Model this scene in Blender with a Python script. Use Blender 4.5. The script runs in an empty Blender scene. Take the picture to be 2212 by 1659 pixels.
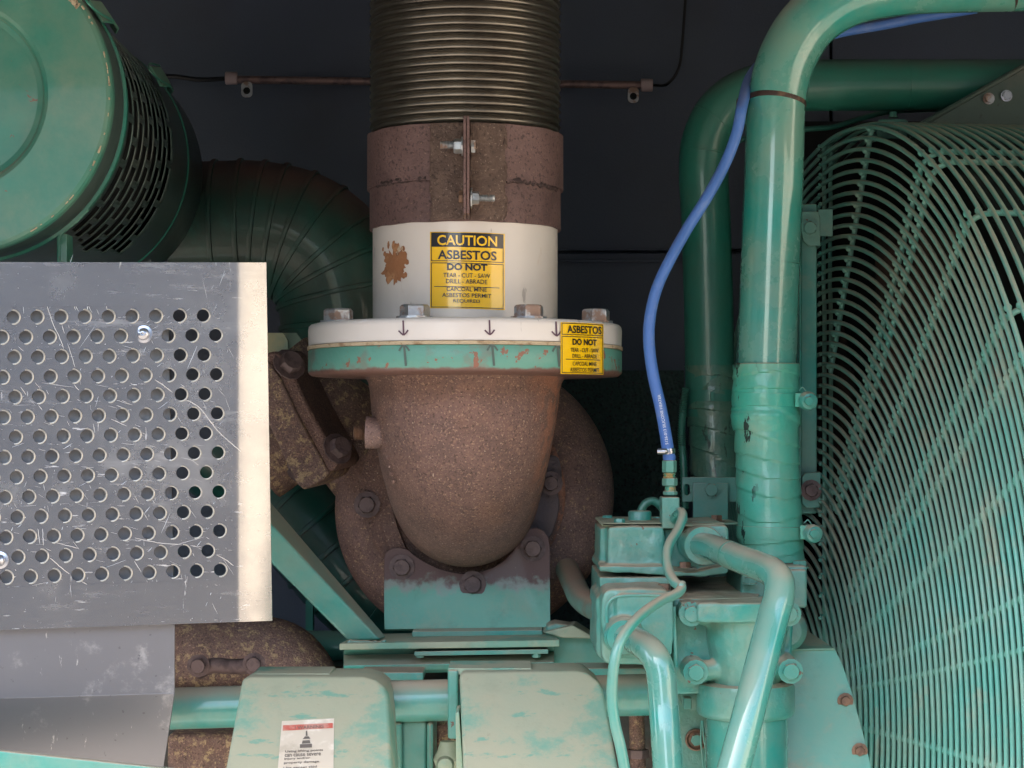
import bpy, bmesh, math, random
from mathutils import Vector, Matrix, noise as mnoise
random.seed(7)
R = math.radians
SC = bpy.context.scene
COL = SC.collection
F = 4500.0      # focal length in reference pixels (frame 2212 wide)
D0 = 2.25       # camera distance to plane Y=0

# ---------------------------------------------------------------- camera, world, sun, exposure
cd = bpy.data.cameras.new('camera'); cam = bpy.data.objects.new('camera', cd); COL.objects.link(cam)
cam.location = (0, -D0, 0); cam.rotation_euler = (R(90), 0, 0)
cd.sensor_width = 36; cd.lens = 36 * F / 2212; cd.shift_y = 110.5 / 2212
cd.clip_start = .05; cd.clip_end = 500
SC.camera = cam
SUN_EL, SUN_AZ = R(58), R(225)         # azimuth clockwise from +Y: a high sun in front, kept off the machine by an unseen roof extended for shade
w = bpy.data.worlds.new('World'); SC.world = w; w.use_nodes = True
wt = w.node_tree; bg = wt.nodes['Background']
sky = wt.nodes.new('ShaderNodeTexSky'); sky.sky_type = 'NISHITA'; sky.sun_disc = False
sky.sun_elevation = SUN_EL; sky.sun_rotation = SUN_AZ; sky.dust_density = 3.0; sky.air_density = 1.0
wt.links.new(sky.outputs[0], bg.inputs[0]); bg.inputs[1].default_value = 0.15
sd = bpy.data.lights.new('sun', 'SUN'); so = bpy.data.objects.new('sun', sd); COL.objects.link(so)
sd.energy = 4.0; sd.angle = R(0.5); sd.color = (1, .93, .82)
sv = Vector((math.sin(SUN_AZ) * math.cos(SUN_EL), math.cos(SUN_AZ) * math.cos(SUN_EL), math.sin(SUN_EL)))
so.rotation_euler = (-sv).to_track_quat('-Z', 'Y').to_euler()
SC.view_settings.view_transform = 'Standard'; SC.view_settings.look = 'None'
SC.view_settings.exposure = 2.68; SC.view_settings.gamma = 1
SC.cycles.max_bounces = 8

# ---------------------------------------------------------------- coordinates
def S(Y): return (D0 + Y) / F
def P(x, y, Y): return Vector(((x - 1106) * S(Y), Y, (940 - y) * S(Y)))

# ---------------------------------------------------------------- materials
def lin(h):
    c = [int(h[i:i+2], 16) / 255 for i in (0, 2, 4)]
    return tuple((v / 12.92 if v <= .04045 else ((v + .055) / 1.055) ** 2.4) for v in c) + (1,)
def M(name, base, rough=.5, metal=0, layers=(), bumps=(), coat=0, spec=.5, aniso=0):
    m = bpy.data.materials.new(name); m.use_nodes = True
    t = m.node_tree; N = t.nodes; L = t.links
    b = N['Principled BSDF']
    tc = N.new('ShaderNodeTexCoord'); geo = N.new('ShaderNodeNewGeometry')
    b.inputs['Specular IOR Level'].default_value = spec
    b.inputs['Coat Weight'].default_value = coat; b.inputs['Coat Roughness'].default_value = .06
    def math_(op, a, c=None, clamp=False):
        n = N.new('ShaderNodeMath'); n.operation = op; n.use_clamp = clamp
        for i, v in enumerate((a, c)):
            if v is None: continue
            if isinstance(v, (int, float)): n.inputs[i].default_value = v
            else: L.new(v, n.inputs[i])
        return n.outputs[0]
    def ramp(v, lo, hi):
        n = N.new('ShaderNodeMapRange'); n.interpolation_type = 'SMOOTHSTEP'
        L.new(v, n.inputs[0]); n.inputs[1].default_value = lo; n.inputs[2].default_value = hi
        return n.outputs[0]
    def vec(stretch, off=(0, 0, 0), rot=(0, 0, 0)):
        mp = N.new('ShaderNodeMapping'); L.new(tc.outputs['Object'], mp.inputs[0])
        mp.inputs['Scale'].default_value = stretch; mp.inputs['Location'].default_value = off
        mp.inputs['Rotation'].default_value = rot
        return mp.outputs[0]
    def noise(sc, stretch=(1, 1, 1), detail=5, off=(0, 0, 0), dist=0, kind='noise', rot=(0, 0, 0), rg=.55):
        if kind == 'vor':
            n = N.new('ShaderNodeTexVoronoi'); n.feature = 'F1'; L.new(vec(stretch, off, rot), n.inputs['Vector'])
            n.inputs['Scale'].default_value = sc; return n.outputs['Distance']
        if kind == 'wave':
            n = N.new('ShaderNodeTexWave'); n.bands_direction = 'Z'; L.new(vec(stretch, off, rot), n.inputs['Vector'])
            n.inputs['Scale'].default_value = sc; n.inputs['Distortion'].default_value = dist
            n.inputs['Detail'].default_value = 2; return n.outputs['Fac']
        n = N.new('ShaderNodeTexNoise'); L.new(vec(stretch, off, rot), n.inputs['Vector'])
        n.inputs['Scale'].default_value = sc; n.inputs['Detail'].default_value = detail
        n.inputs['Roughness'].default_value = rg; n.inputs['Distortion'].default_value = dist
        return n.outputs[0]
    col = N.new('ShaderNodeRGB'); col.outputs[0].default_value = lin(base) if isinstance(base, str) else base
    cs = col.outputs[0]; rv = N.new('ShaderNodeValue'); rv.outputs[0].default_value = rough; rs = rv.outputs[0]
    mv = N.new('ShaderNodeValue'); mv.outputs[0].default_value = metal; ms = mv.outputs[0]
    sep = N.new('ShaderNodeSeparateXYZ'); L.new(geo.outputs['Normal'], sep.inputs[0])
    pos = N.new('ShaderNodeSeparateXYZ'); L.new(tc.outputs['Object'], pos.inputs[0])
    for k, l in enumerate(layers):
        mask = None
        if 'sc' in l:
            mask = ramp(noise(l['sc'], l.get('st', (1, 1, 1)), l.get('detail', 5), l.get('off', (3.1 * k, 1.7 * k, 0)), l.get('dist', 0), l.get('kind', 'noise'), l.get('rot', (0, 0, 0)), l.get('rg', .6)), l['lo'], l['hi'])
        if 'up' in l:                                   # dust settles on faces that look up
            u = ramp(sep.outputs[2], l['up'][0], l['up'][1])
            mask = u if mask is None else (math_('ADD', math_('MULTIPLY', u, .75), math_('MULTIPLY', mask, l.get('mix', .35)), True) if l.get('add') else math_('MULTIPLY', mask, u))
        if 'ax' in l:                                   # band along a local axis, edge broken by noise
            a, p0, p1 = l['ax']; q = pos.outputs['XYZ'.index(a)]
            nz = math_('MULTIPLY', math_('SUBTRACT', noise(l.get('axn', 40), detail=6), .5), l.get('axa', .03))
            g = ramp(math_('ADD', q, nz), p0, p1)
            mask = g if mask is None else math_('MULTIPLY', mask, g)
        mask = math_('MULTIPLY', mask, l.get('amt', 1))
        mx = N.new('ShaderNodeMix'); mx.data_type = 'RGBA'; L.new(mask, mx.inputs[0]); L.new(cs, mx.inputs[6])
        c2 = l['col']; mx.inputs[7].default_value = lin(c2) if isinstance(c2, str) else c2
        cs = mx.outputs[2]
        if 'rough' in l:
            mr = N.new('ShaderNodeMix'); L.new(mask, mr.inputs[0]); L.new(rs, mr.inputs[2]); mr.inputs[3].default_value = l['rough']; rs = mr.outputs[0]
        if 'metal' in l:
            mr = N.new('ShaderNodeMix'); L.new(mask, mr.inputs[0]); L.new(ms, mr.inputs[2]); mr.inputs[3].default_value = l['metal']; ms = mr.outputs[0]
    L.new(cs, b.inputs['Base Color']); L.new(rs, b.inputs['Roughness']); L.new(ms, b.inputs['Metallic'])
    prev = None
    for bb in bumps:
        sc, dist = bb[0], bb[1]; st = bb[2] if len(bb) > 2 else (1, 1, 1); kd = bb[3] if len(bb) > 3 else 'noise'
        bn = N.new('ShaderNodeBump'); bn.inputs['Distance'].default_value = dist; bn.inputs['Strength'].default_value = 1
        L.new(noise(sc, st, 3, (7, 3, 1), 0, kd), bn.inputs['Height'])
        if prev: L.new(prev, bn.inputs['Normal'])
        prev = bn.outputs[0]
    if prev: L.new(prev, b.inputs['Normal'])
    return m

TQ = '249083'; TQD = '1f7a66'; DUST = 'b39a80'
def paint(name, base=TQ, rough=.33, up=.8, blotch=.3, chips=0.0, dustc=DUST, coat=.25, extra=(), bump=.00025):
    ly = [dict(col='339c89', sc=9, lo=.45, hi=.75, amt=.2), dict(col='17705f', sc=26, lo=.52, hi=.72, amt=.3, detail=9, rg=.7),
          dict(col=dustc, sc=15, lo=.50, hi=.72, amt=blotch, rough=.8, detail=10, rg=.7, dist=.3),
          dict(col=dustc, sc=14, lo=.25, hi=.75, amt=up, up=(.25, .9), add=True, mix=.35, rough=.85),
          dict(col='3b2a24', sc=260, lo=.73, hi=.78, amt=.5)]
    if chips: ly.append(dict(col='6e4a3c', sc=52, off=(2.3, 1.1, 4), lo=.71 - chips * .10, hi=.73 - chips * .10, amt=.9, rough=.8, detail=4, dist=.6))
    return M(name, base, rough, 0, ly + list(extra), bumps=((160, bump), (24, bump * 2.5)), coat=coat)

m_paint = paint('turquoise paint', blotch=.2)
m_gloss = paint('glossy turquoise paint', blotch=.06, up=.75, rough=.16, coat=1, bump=.00005)
m_tubedust = paint('dusty turquoise tube paint', blotch=.12, up=.85, rough=.25, coat=.5, bump=.0001)
m_cast = paint('turquoise painted casting', blotch=.36, up=.9, chips=.35, bump=.0009, coat=.35)
m_lid = paint('dust coated turquoise lid', base='9aa58a', blotch=.5, up=.7, rough=.6, coat=.05, dustc='aca488',
    extra=(dict(col='4a9d88', sc=7, lo=.49, hi=.60, amt=.6, detail=10, rg=.7, off=(4.2, 0, 1.3)), dict(col='3f9a86', sc=36, lo=.58, hi=.66, amt=.6, detail=8, st=(.5, 1, 1.3), rg=.7), dict(col='8d8a70', sc=130, lo=.62, hi=.75, amt=.35), dict(col='d8d4bc', sc=300, lo=.72, hi=.75, amt=.5)))
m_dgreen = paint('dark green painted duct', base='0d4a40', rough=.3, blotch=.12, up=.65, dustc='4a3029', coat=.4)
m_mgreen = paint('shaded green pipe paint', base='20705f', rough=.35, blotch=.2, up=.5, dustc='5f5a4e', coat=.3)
m_wire = paint('turquoise coated wire', base='5aa596', blotch=.4, up=.7, rough=.4, coat=.2)
m_canister = paint('shade darkened canister paint', base='0f6d5d', blotch=.08, up=.5, rough=.42, coat=.15, chips=.05)  # turquoise deepened so the base colour carries the canister's shade
m_canbody = M('canister body dark sheen', '4a5d58', .32, .45, [dict(col='5a544e', sc=6, lo=.45, hi=.7, amt=.5, rough=.5), dict(col='6c645c', up=(.2, .9), amt=.7, rough=.6)], ((300, .0001),), coat=.2)
RUST = [dict(col='574640', sc=30, lo=.4, hi=.6, amt=.4), dict(col='8c6650', sc=9, lo=.5, hi=.72, amt=.45, detail=9), dict(col='5a4a50', sc=6, lo=.5, hi=.7, amt=.4, detail=9, off=(9, 2, 7)),
        dict(col='b8957c', sc=420, lo=.57, hi=.65, amt=.65, detail=4), dict(col='d8bfa6', sc=300, lo=.68, hi=.71, amt=.8, detail=3, off=(1, 5, 2)), dict(col='33241f', sc=380, lo=.55, hi=.65, amt=.6, detail=4, off=(5, 5, 5)), dict(col='a8806a', sc=150, lo=.56, hi=.7, amt=.35, detail=6, off=(2, 9, 5))]
m_rust = M('cast iron with brown rust', '7a5f55', .72, .1, RUST + [dict(col='b87a5c', sc=60, lo=.40, hi=.55, amt=.55, ax=('X', .070, .105), axn=30, axa=.05, detail=9)], ((420, .0018), (60, .0010)))
m_rust2 = M('rusty casting with tan flakes', '7c645a', .75, .1, RUST + [dict(col='b8a078', sc=90, lo=.535, hi=.57, amt=.75, detail=9, rg=.8)], ((420, .0016), (75, .0014)))
m_rustspot = M('speckled turbine housing', '83685f', .72, .1, RUST + [dict(col='c4a47c', sc=130, lo=.565, hi=.61, amt=.75, detail=9, rg=.85)], ((420, .0016), (60, .001)))
m_band = M('rusty clamp band', '66504d', .62, .15, [dict(col='7d6562', sc=22, lo=.4, hi=.7, amt=.5), dict(col='35282a', sc=260, lo=.55, hi=.64, amt=.75, detail=4), dict(col='a48572', sc=330, lo=.62, hi=.7, amt=.5), dict(col='443536', sc=14, lo=.5, hi=.7, amt=.5, detail=9)], ((280, .0012), (30, .0010)))
m_plate = M('pitted rusty plate', '66544a', .7, .15, [dict(col='4a3a34', sc=60, lo=.4, hi=.6, amt=.6), dict(col='a59384', sc=340, lo=.60, hi=.68, amt=.6, detail=4), dict(col='2e2422', sc=260, lo=.57, hi=.66, amt=.7, off=(3, 8, 1))], ((260, .002),))
m_white = M('white enamel', 'd6d0c9', .38, 0, [dict(col='b5aaa0', sc=9, lo=.45, hi=.8, amt=.35), dict(col='55504c', sc=150, lo=.74, hi=.78, amt=.7), dict(col='7a7470', sc=50, lo=.66, hi=.71, amt=.55, st=(1.6, 1, .4)), dict(col='b59a78', sc=24, lo=.64, hi=.74, amt=.5, st=(1.5, 1.5, .5), detail=8)], ((120, .0002),), coat=.1)
m_flangeg = M('chipped green flange', '5b9484', .45, 0, [dict(col='7a6a60', sc=22, lo=.52, hi=.64, amt=.55, detail=9), dict(col='8e5a48', sc=58, lo=.615, hi=.63, amt=.9, rough=.8, dist=.5), dict(col='6b4f46', ax=('Z', .0045, .001), axn=60, axa=.008)], ((160, .0006),), coat=.1)
m_gasket = M('stained gasket', 'b5a488', .9, 0, [dict(col='7d6142', sc=60, lo=.5, hi=.65, amt=.8)], ((400, .001),))
m_flex = M('corrugated stainless hose', '7d786f', .30, .85, [dict(col='453d37', sc=12, lo=.45, hi=.75, amt=.55, rough=.4), ])
m_alu = M('scratched aluminium', 'a4a4a4', .23, .92, [dict(col='777a80', sc=6, lo=.4, hi=.7, amt=.45, rough=.34, detail=9, rg=.7), dict(col='b5b5b3', sc=5, lo=.5, hi=.72, amt=.45, rough=.42, detail=10, rg=.7),
    dict(col='c9cacb', sc=16, lo=.55, hi=.72, amt=.35, rough=.5, st=(.25, 1, 3), detail=10, rg=.75),
    dict(col='dcdddd', sc=90, lo=.66, hi=.70, amt=.7, rough=.6, detail=8, st=(.12, 1, 2.2)), dict(col='d8d9d9', sc=70, lo=.68, hi=.71, amt=.7, rough=.6, detail=8, st=(1.6, 1, .16), rot=(0, .35, 0)), dict(col='4c4e54', sc=150, lo=.70, hi=.74, amt=.5, rough=.6), dict(col='dddddb', sc=260, lo=.70, hi=.74, amt=.6, rough=.6)],
    ((240, .00008, (.08, 1, 1)), (4, .0012)))
m_alu2 = M('stained aluminium', 'a0a09e', .42, .65, [dict(col='c4c4c2', sc=14, lo=.55, hi=.7, amt=.4, st=(.3, 1, 2.5), detail=10, rg=.75), dict(col='50525a', sc=110, lo=.68, hi=.72, amt=.5), dict(col='deddda', sc=60, lo=.66, hi=.69, amt=.6, detail=9, st=(1.5, 1, .3), rg=.75), dict(col='b4b2b0', sc=10, lo=.56, hi=.68, amt=.6, rough=.6, detail=9), dict(col='c9c8c6', sc=90, lo=.66, hi=.7, amt=.6, rough=.7, detail=8), dict(col='676a72', sc=5, lo=.4, hi=.7, amt=.6)],
    ((240, .00006, (.08, 1, 1)), (6, .001)))
m_alu3 = M('plain aluminium skirt', '85868a', .38, .85, [dict(col='b9b8b6', sc=14, lo=.55, hi=.68, amt=.6, rough=.6, detail=10, rg=.75), dict(col='55565c', sc=110, lo=.66, hi=.7, amt=.5), dict(col='deddda', sc=60, lo=.64, hi=.67, amt=.7, detail=9, st=(1.5, 1, .3), rg=.75)], ((240, .00008, (.08, 1, 1)), (6, .001)))
m_scratch = M('bare scratch metal', 'dcdcda', .4, .75)
m_burr = M('punched hole rim', 'b6b3aa', .45, .8)
m_zinc = M('zinc plated steel', 'a9adb0', .35, .8, [dict(col='8e6a50', sc=50, lo=.48, hi=.60, amt=.8, rough=.8, metal=.1), dict(col='c8cdd0', sc=90, lo=.55, hi=.7, amt=.5)], ((200, .0005),))
m_chrome = M('bright screw', 'b4b8c0', .26, 1)
m_bolt = paint('painted bolt', blotch=.35, chips=.6, rough=.35)
m_boltr = M('rusty bolt', '6f5d5a', .6, .2, [dict(col='3c3030', sc=60, lo=.45, hi=.65, amt=.6), dict(col='9a7f6a', sc=300, lo=.66, hi=.72, amt=.6)], ((250, .0006),))
m_boltb = M('brown bolt', '8a6c56', .55, .3, [dict(col='4e3c34', sc=80, lo=.45, hi=.65, amt=.7)], ((250, .0005),))
m_blue = M('blue silicone hose', '4a73b8', .45, 0, [dict(col='8797b4', sc=40, lo=.5, hi=.75, amt=.4), dict(col='8a8294', up=(.3, .9), amt=.35)], ((120, .0003),), spec=.4)
m_yellow = M('yellow vinyl', 'f2c210', .22, 0, [dict(col='e9cf6a', sc=30, lo=.6, hi=.8, amt=.3)], ((45, .0004),), coat=.8)
m_black = M('black print', '1a1512', .3, 0, [dict(col='6a5848', sc=30, lo=.6, hi=.8, amt=.4)], coat=.4)
m_marker = M('purple marker ink', '5c4250', .7)
m_markg = M('faded marker ink on green', '4f5f58', .7)
m_paper = M('dusty paper label', 'cfc1aa', .6, 0, [dict(col='ece2d0', sc=45, lo=.5, hi=.7, amt=.7), dict(col='a89a82', sc=30, lo=.55, hi=.7, amt=.5)])
m_red = M('faded red print', 'c06050', .6, 0, [dict(col='c9a08c', sc=60, lo=.45, hi=.6, amt=.6)])
m_ink = M('grey label ink', '6b6258', .7)
m_wall = M('dark enclosure wall', '485260', .5, 0, [dict(col='444d64', sc=3, lo=.4, hi=.7, amt=.5), dict(col='3a3330', sc=5, lo=.5, hi=.8, amt=.3), dict(col='4a4440', sc=250, lo=.7, hi=.75, amt=.3)], ((300, .0004),))
m_blk = M('dark painted block', '24302c', .5, 0, [dict(col='4b3a30', sc=12, lo=.45, hi=.65, amt=.6), dict(col='1f5a4c', sc=6, lo=.5, hi=.7, amt=.5)], ((120, .001),))
m_rod = M('pinkish dusty tube', '8a716c', .4, .3, [dict(col='4a3f40', sc=60, lo=.45, hi=.65, amt=.6)])
m_cap = M('pale plastic cap', 'a89696', .55)
m_cable = M('black cable', '141416', .5)
m_mesh = M('dark perforated core', '12332e', .6, 0, [dict(col='050d0c', kind='vor', sc=170, lo=.38, hi=.22, amt=.9)], ((170, .002, (1, 1, 1), 'vor'),))
m_ground = M('sandy ground', (.17, .145, .12, 1), .9, 0, [dict(col=(.12, .10, .085, 1), sc=1.5, lo=.4, hi=.7, amt=.6)])
m_roof = M('enclosure inner panel', '7f8a90', .6)  # unseen inner faces, lightened to bounce more fill light
m_brass = M('brass thread with overspray', 'a08a5a', .5, .3, [dict(col='3c9a84', sc=60, lo=.48, hi=.55, amt=.9)], ((300, .0006),))
m_wrap = paint('painted hose wrap', base='34a68e', blotch=.2, up=.7, rough=.3, coat=.35, bump=.0005, extra=(dict(col='0f1c1a', sc=55, lo=.585, hi=.60, amt=.95, detail=6, st=(1.6, 1, .45), ax=('X', -.012, -.024), axn=30, axa=.02), dict(col='0f1c1a', sc=80, lo=.77, hi=.78, amt=.8, st=(.5, 1, 2))))
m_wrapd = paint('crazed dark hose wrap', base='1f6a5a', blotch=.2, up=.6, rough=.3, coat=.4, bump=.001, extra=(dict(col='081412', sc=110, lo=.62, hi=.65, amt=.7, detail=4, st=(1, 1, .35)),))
m_tan = M('tan painted plate', 'b0ab84', .6, 0, [dict(col='6f9484', sc=12, lo=.4, hi=.6, amt=.7)], ((120, .0004),))
m_brk = paint('burnt bracket paint', base='55a58e', rough=.45, blotch=.25, up=.5, coat=.1, bump=.0004,
    extra=(dict(col='8e8f86', ax=('Z', .045, .062), axn=60, axa=.05, amt=.8), dict(col='6b5450', ax=('Z', .055, .067), axn=70, axa=.045, rough=.7), dict(col='9f8672', sc=450, lo=.66, hi=.71, amt=.7)))
m_chip = M('bare chipped primer', 'a89a80', .8, 0, [dict(col='6f6250', sc=200, lo=.5, hi=.65, amt=.8)])
m_seam = M('dark weld seam', '3a2e2e', .7, .2, [dict(col='6e5a56', sc=200, lo=.5, hi=.65, amt=.6)], ((300, .001),))
m_hollow = M('dark interior', '080c0c', .9)  # near-black colour standing in for shade inside slots and clip holes

# ---------------------------------------------------------------- object helpers
ORG = {}
def props(o, label=None, cat=None, group=None, kind=None):
    if label: o['label'] = label
    if cat: o['category'] = cat
    if group: o['group'] = group
    if kind: o['kind'] = kind
    return o
def thing(name, label, cat, loc, group=None):
    o = bpy.data.objects.new(name, None); COL.objects.link(o); o.location = loc; o.empty_display_size = .02
    ORG[o.name] = Vector(loc)
    return props(o, label, cat, group)
def obj(name, vf, mat, parent=None, smooth=True, ang=35, bevel=0, seg=2, loc=None, kind=None, label=None, remesh=0, sm=0, sub=0, disp=.005):
    v, f = vf[0], vf[1]
    org = ORG[parent.name] if parent else Vector(loc if loc is not None else (0, 0, 0))
    me = bpy.data.meshes.new(name)
    me.from_pydata([tuple(Vector(p) - org) for p in v], [], f); me.validate()
    bm = bmesh.new(); bm.from_mesh(me); bmesh.ops.recalc_face_normals(bm, faces=bm.faces); bm.to_mesh(me); bm.free()
    me.materials.append(mat)
    if smooth:
        me.polygons.foreach_set('use_smooth', [True] * len(me.polygons))
        if not remesh: me.set_sharp_from_angle(angle=R(ang))
    o = bpy.data.objects.new(name, me); COL.objects.link(o)
    if parent: o.parent = parent
    else: o.location = org
    ORG[o.name] = org
    if bevel:
        b = o.modifiers.new('bevel', 'BEVEL'); b.width = bevel; b.segments = seg; b.limit_method = 'ANGLE'; b.angle_limit = R(30); b.harden_normals = True
    if sub:
        b = o.modifiers.new('sub', 'SUBSURF'); b.levels = sub; b.render_levels = sub
    if remesh:
        r = o.modifiers.new('remesh', 'REMESH'); r.mode = 'VOXEL'; r.voxel_size = remesh; r.use_smooth_shade = True
        if sm:
            c = o.modifiers.new('smooth', 'SMOOTH'); c.factor = .5; c.iterations = sm
        if disp:
            if 'lump' not in bpy.data.textures:
                tx = bpy.data.textures.new('lump', 'CLOUDS'); tx.noise_scale = .035; tx.noise_depth = 2
            d = o.modifiers.new('lump', 'DISPLACE'); d.texture = bpy.data.textures['lump']; d.texture_coords = 'GLOBAL'; d.strength = disp; d.mid_level = .5
    if label: o['label'] = label
    if kind: o['kind'] = kind
    return o
def join(*gs):
    V, Fa = [], []
    for v, f in gs:
        k = len(V); V += list(v); Fa += [tuple(i + k for i in q) for q in f]
    return V, Fa
def catmull(pts, n=8):
    pts = [Vector(p) for p in pts]; q = [pts[0] * 2 - pts[1]] + pts + [pts[-1] * 2 - pts[-2]]; out = []
    for i in range(1, len(q) - 2):
        a, b, c, d = q[i-1:i+3]
        for k in range(n):
            t = k / n
            out.append(.5 * ((2 * b) + (c - a) * t + (2 * a - 5 * b + 4 * c - d) * t * t + (3 * b - a - 3 * c + d) * t ** 3))
    out.append(pts[-1]); return out
def lerp_list(l, n):
    out = []
    for i in range(n):
        t = i / (n - 1) * (len(l) - 1); k = min(int(t), len(l) - 2); out.append(l[k] + (l[k+1] - l[k]) * (t - k))
    return out
def tube(pts, r, n=14, caps=True, closed=False):
    pts = [Vector(p) for p in pts]; m = len(pts)
    rs = lerp_list(r, m) if isinstance(r, (list, tuple)) else [r] * m
    tang = []
    for i in range(m):
        a = pts[i-1] if (i > 0 or closed) else pts[i]; b = pts[(i+1) % m] if (i < m - 1 or closed) else pts[i]
        tang.append((b - a).normalized())
    up = Vector((0, 0, 1)) if abs(tang[0].z) < .9 else Vector((1, 0, 0))
    u = tang[0].cross(up).normalized(); V = []; Fa = []
    for i in range(m):
        t = tang[i]; u = (u - t * u.dot(t)).normalized(); w_ = t.cross(u)
        for k in range(n):
            a = 2 * math.pi * k / n; V.append(pts[i] + (u * math.cos(a) + w_ * math.sin(a)) * rs[i])
    for i in range(m - (0 if closed else 1)):
        for k in range(n):
            a = i * n + k; b = i * n + (k + 1) % n; j = (i + 1) % m
            Fa.append((a, b, j * n + (k + 1) % n, j * n + k))
    if caps and not closed: Fa.append(tuple(range(n))[::-1]); Fa.append(tuple((m - 1) * n + k for k in range(n)))
    return V, Fa
def frame(axis):
    a = Vector(axis).normalized(); up = Vector((0, 0, 1)) if abs(a.z) < .9 else Vector((0, 1, 0))
    u = a.cross(up).normalized(); return a, u, a.cross(u)
def lathe(prof, org, axis, n=48, a0=0, a1=2 * math.pi, caps=True):
    a, u, w_ = frame(axis); org = Vector(org); V = []; Fa = []; full = abs(a1 - a0 - 2 * math.pi) < 1e-6; nn = n if full else n + 1
    for r, h in prof:
        for k in range(nn):
            t = a0 + (a1 - a0) * k / n; V.append(org + a * h + (u * math.cos(t) + w_ * math.sin(t)) * r)
    for i in range(len(prof) - 1):
        for k in range(n):
            b = (k + 1) % nn if full else k + 1
            Fa.append((i * nn + k, i * nn + b, (i + 1) * nn + b, (i + 1) * nn + k))
    if caps and full:
        if prof[0][0] > 1e-5: Fa.append(tuple(range(nn)))
        if prof[-1][0] > 1e-5: Fa.append(tuple((len(prof) - 1) * nn + k for k in range(nn)))
    return V, Fa
def prism(poly, Y0, Y1):            # outline in pixels at front depth, extruded straight back
    fr = [P(x, y, Y0) for x, y in poly]; n = len(fr)
    bk = [v + Vector((0, Y1 - Y0, 0)) for v in fr]
    return fr + bk, [tuple(range(n)), tuple(range(n, 2 * n))[::-1]] + [(i, n + i, n + (i + 1) % n, (i + 1) % n) for i in range(n)]
def hull8(a, b):                    # two quads (4 pts each) -> box
    V = [Vector(p) for p in a + b]
    return V, [(0, 1, 2, 3), (7, 6, 5, 4), (0, 4, 5, 1), (1, 5, 6, 2), (2, 6, 7, 3), (3, 7, 4, 0)]
def pbox(x0, x1, y0, y1, Y0, Y1): return prism([(x0, y0), (x1, y0), (x1, y1), (x0, y1)], Y0, Y1)
def rrect(x0, x1, y0, y1, r, n=4):
    o = []
    for cx, cy, a in ((x1 - r, y0 + r, -90), (x1 - r, y1 - r, 0), (x0 + r, y1 - r, 90), (x0 + r, y0 + r, 180)):
        for k in range(n + 1):
            t = R(a + 90 * k / n); o.append((cx + r * math.cos(t), cy + r * math.sin(t)))
    return o
def circ(cx, cy, r, n=24): return [(cx + r * math.cos(2 * math.pi * k / n), cy + r * math.sin(2 * math.pi * k / n)) for k in range(n)]
def curve_plate(loops, Yf, th, bev=.0004):
    K = .0005
    cu = bpy.data.curves.new('tmp', 'CURVE'); cu.dimensions = '2D'; cu.fill_mode = 'BOTH'; cu.extrude = th / 2; cu.bevel_depth = bev; cu.bevel_resolution = 1; cu.offset = -bev
    for lp in loops:
        s = cu.splines.new('POLY'); s.points.add(len(lp) - 1); s.use_cyclic_u = True
        for i, (x, y) in enumerate(lp): s.points[i].co = (x * K, -y * K, 0, 1)
    o = bpy.data.objects.new('tmp', cu); me = bpy.data.meshes.new_from_object(o)
    V = []
    for v in me.vertices:
        x, y = v.co.x / K, -v.co.y / K; V.append(P(x, y, Yf(x, y)) + Vector((0, th / 2 + bev - v.co.z, 0)))
    Fa = [tuple(p.vertices) for p in me.polygons]
    bpy.data.objects.remove(o); bpy.data.curves.remove(cu); bpy.data.meshes.remove(me)
    return V, Fa
def text(s, size, bold=0.0, align='CENTER', ext=.0001, width=None, res=3, space=1.0):   # 2D text, returns (u,v,w) verts; v up
    cu = bpy.data.curves.new('tmp', 'FONT'); cu.body = s; cu.size = size; cu.align_x = align; cu.align_y = 'CENTER'; cu.offset = bold; cu.extrude = ext; cu.resolution_u = res; cu.space_character = space
    o = bpy.data.objects.new('tmp', cu); me = bpy.data.meshes.new_from_object(o)
    V = [v.co.copy() for v in me.vertices]; Fa = [tuple(p.vertices) for p in me.polygons]
    bpy.data.objects.remove(o); bpy.data.curves.remove(cu); bpy.data.meshes.remove(me)
    if width:
        x0 = min(v.x for v in V); x1 = max(v.x for v in V); k = width / (x1 - x0); V = [Vector((v.x * k, v.y, v.z)) for v in V]
    return V, Fa
def hexhead(org, axis, r, h, rot=0.0, washer=1.0, flange=False):
    a, u, w_ = frame(axis); org = Vector(org); V = []; Fa = []
    def ringv(rr, hh, n=6, hexa=True):
        k0 = len(V)
        for k in range(12):
            t = rot + math.pi * k / 6
            q = rr if not hexa else rr * (1 if k % 2 == 0 else math.cos(math.pi / 6))
            V.append(org + a * hh + (u * math.cos(t) + w_ * math.sin(t)) * q)
        return k0
    rows = []
    if washer: rows += [(r * washer * 1.28, 0, False), (r * washer * 1.28, h * .16, False)]
    rows += [(r, h * .17, True), (r, h * .86, True), (r * .86, h, False), (r * .55, h * 1.0, False)]
    ks = [ringv(q[0], q[1], hexa=q[2]) for q in rows]
    for i in range(len(ks) - 1):
        for k in range(12): Fa.append((ks[i] + k, ks[i] + (k + 1) % 12, ks[i+1] + (k + 1) % 12, ks[i+1] + k))
    Fa.append(tuple(ks[0] + k for k in range(12))); Fa.append(tuple(ks[-1] + k for k in range(12)))
    return V, Fa
def bolt(parent, x, y, Y, rpx, mat, axis=(0, -1, 0), hpx=None, rot=None, label=None, washer=1.0):
    r = rpx * S(Y); h = (hpx if hpx else rpx * .8) * S(Y)
    return obj('bolt', hexhead(P(x, y, Y), axis, r, h, random.uniform(0, 1) if rot is None else rot, washer), mat, parent, ang=28, label=label)
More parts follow.
